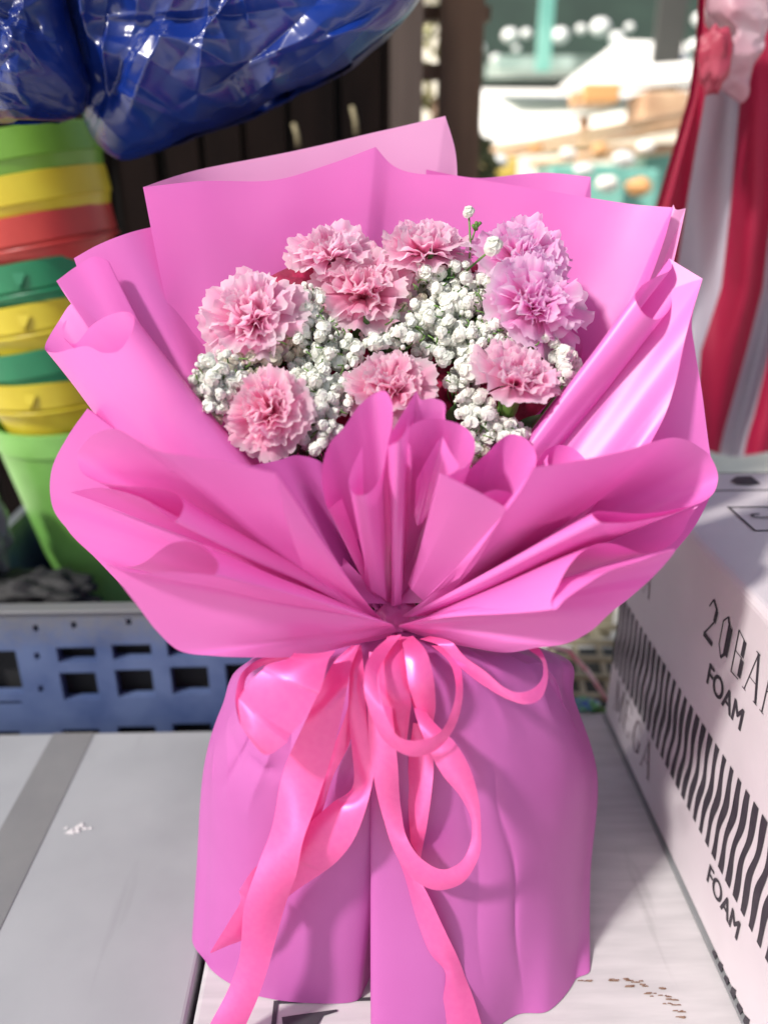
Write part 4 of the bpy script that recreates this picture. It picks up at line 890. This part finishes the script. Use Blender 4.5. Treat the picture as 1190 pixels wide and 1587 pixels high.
# yard bush
def bush(name, c, r, mat, n, label, seed, sz=.03):
    rr = random.Random(seed); mb = MB()
    for k in range(n):
        d = Vector((rr.gauss(0, 1), rr.gauss(0, 1), rr.gauss(0, 1))).normalized()*rr.uniform(.4, 1)**.5
        q = np.array(c) + np.array([d.x*r[0], d.y*r[1], d.z*r[2]]); u = Vector((rr.gauss(0, 1), rr.gauss(0, 1), rr.gauss(0, 1))).normalized(); v = u.orthogonal().normalized()
        u, v = np.array(u)*sz, np.array(v)*sz*.5
        mb.add([q-u, q-v, q+u, q+v], [(0, 1, 2, 3)])
    t = empty(name, (c[0], c[1], -.30), label, 'bush'); mb.build('foliage', mat, t, smooth=False)
    tb = MB(); tb.bar((c[0], c[1], -.2995), (c[0], c[1], c[2]), .02); tb.build('stem', mtw, t); return t
mol = simple('olive_leaves', (.16, .16, .05), (.09, .10, .03), .6, 20, 0)
p = P(728, 262, 2.3); bush('bush', (p[0], 2.3, p[2]), (.075, .08, .09), mol, 420, 'olive green bush beside the lone post', 3, .02)
p = P(690, 150, 2.6); bush('bush', (p[0]-.02, 2.6, p[2]), (.11, .08, .35), simple('sunlit_leaves', (.35, .30, .12), (.2, .2, .06), .5, 20, 0), 260, 'sunlit yellowish bush between the two posts', 5, .03)

# ------------------------------------------------------------------ right: striped cloth
mred = translucent('crimson_cloth', (.40, .009, .055), (.33, .008, .045), (.6, .01, .09), .3, rough=.6, scale=8, bs=.2)
mlil = translucent('lilac_white_cloth', (.55, .53, .60), (.48, .45, .54), (.6, .5, .6), .3, rough=.6, scale=8, bs=.2)
cl_ = empty('striped_cloth', tuple(P(1120, 60, 1.05)), 'red and white striped cloth hanging at the right edge', 'cloth')
rows = [(-60, [1085, 1098, 1112, 1152, 1205, 1235, 1262, 1330]), (60, [1078, 1090, 1104, 1150, 1203, 1238, 1266, 1330]), (150, [1066, 1078, 1092, 1146, 1200, 1238, 1270, 1340]), (300, [1022, 1034, 1066, 1133, 1198, 1240, 1290, 1350]), (446, [975, 990, 1044, 1117, 1181, 1216, 1280, 1350]),
        (545, [940, 952, 1004, 1085, 1156, 1192, 1270, 1340]), (644, [930, 942, 992, 1078, 1128, 1168, 1240, 1320]), (665, [929, 941, 990, 1076, 1122, 1161, 1232, 1310]), (700, [927, 940, 988, 1074, 1114, 1152, 1225, 1300])]
RY = np.array([r[0] for r in rows], float); RX = np.array([r[1] for r in rows], float)
nS = RX.shape[1]-1; nrw = 60
for s in range(nS):
    V = []
    for i in range(nrw):
        y = RY[0] + (RY[-1]-RY[0])*i/(nrw-1); xa = np.interp(y, RY, RX[:, s]); xb = np.interp(y, RY, RX[:, s+1])
        for j in range(9):
            t = j/8; x = xa + (xb-xa)*t; u = (s+t)
            Y = 1.05 + .030*math.sin(u*2.6+y*.004) + .015*math.sin(u*5.1+1-y*.006) + .00004*(y-100)
            V.append(P(x, y + (8*math.sin(u*1.7) if i == nrw-1 else 0), Y))
    o = mesh('stripe', V, grid_faces(nrw, 9), mlil if s in (2, 4, 6) else mred, cl_); 
    if s == 3: pass
mkn = translucent('pale_pink_film', (.72, .58, .64), (.62, .30, .38), (.7, .4, .5), .3, rough=.25, scale=14, bs=.5, bd=.004)
inflated('plastic_wrap', [(1098, -30), (1100, 30), (1112, 38), (1124, 60), (1100, 92), (1086, 115), (1098, 138), (1125, 145), (1150, 158), (1160, 120), (1178, 70), (1190, 20), (1185, -30)], .98, .022, mkn, .009, 22, 24, 90, seed=5, label='crumpled pale plastic wrap knotted on the striped cloth', cat='plastic')
mrk = translucent('red_film', (.48, .02, .07), (.55, .10, .16), (.6, .1, .15), .3, rough=.3, scale=20, bs=.5, bd=.004)
o = lump('cloth_knot', P(1106, 92, .95), .017, .012, .030, mrk, .40, 4.5, 60, 36, seed=17); tag(o, 'crumpled red knot at the top of the striped cloth', 'knot')

# slatted pale crate and scraps between the boxes
mcn = simple('straw_plastic', (.42, .38, .26), (.30, .27, .18), .6, 40, .2)
lc = empty('slatted_crate', (.20, .85, -.05), 'straw coloured slatted crate behind the base of the bouquet', 'crate')
m_ = MB()
for k in range(7):
    x = .10 + k*.032; m_.bar((x, .765, -.02), (x+.035, 1.0, -.02), .0045, None, 4)
for k in range(6):
    y = .775 + k*.042; m_.bar((.08, y, -.016), (.36, y-.03, -.016), .005, None, 4)
m_.build('lattice', mcn, lc, smooth=False)
m_ = MB(); m_.box((.08, .757, -.06), (.262, .764, -.012)); m_.box((.08, 1.0, -.06), (.36, 1.01, -.012)); m_.build('side', mcn, lc, smooth=False)
m_ = MB(); m_.box((.05, .80, -.2995), (.40, 1.02, -.09)); tag(m_.build('dark_bin', simple('black_plastic', (.015, .015, .015), None, .6, 10, 0), smooth=False), 'black bin under the straw coloured slatted crate', 'bin')
m_ = MB(); m_.tube([P(850, 1001, .74), P(880, 1008, .745), P(912, 1042, .745), P(940, 1085, .742)], .0028, 8); o = tag(m_.build('cord', simple('pale_pink_cord', (.80, .62, .62), (.75, .25, .28), .4, 60, 0)), 'thin pink and white cord lying behind the bouquet base', 'cord')
m1 = lump('foil_scrap', P(905, 1092, .752), .016, .010, .006, simple('blue_green_foil', (.05, .12, .45), (.15, .45, .12), .3, 120, .4), .4, 8, seed=2); tag(m1, 'blue and green foil scrap at the far edge of the white box', 'scrap')
m1 = lump('leaf_scrap', P(928, 1103, .750), .008, .006, .006, M['calyx'], .4, 8, seed=6, nu=20, nv=12); tag(m1, 'small green scrap next to the printed carton', 'scrap')

# unseen net added above the frame to dim sun and sky on the bouquet
mn, n, b, o = newmat('sun_dimmer_net')
b.inputs['Base Color'].default_value = (.30, .32, .34, 1)
t = n.nodes.new('ShaderNodeBsdfTransparent'); mx = n.nodes.new('ShaderNodeMixShader'); mx.inputs[0].default_value = .52
n.links.new(t.outputs[0], mx.inputs[1]); n.links.new(b.outputs[0], mx.inputs[2]); n.links.new(mx.outputs[0], o.inputs[0])
V = []
for i in range(9):
    for j in range(9):
        V.append([-2.6 + 4.4*j/8, -1.7 + 3.5*i/8, 1.75 - .05*math.sin(math.pi*j/8)*math.sin(math.pi*i/8)])
tag(mesh('sun_dimmer_net', V, grid_faces(9, 9), mn), 'unseen grey net added over the stall to dim the sun', 'shade net')
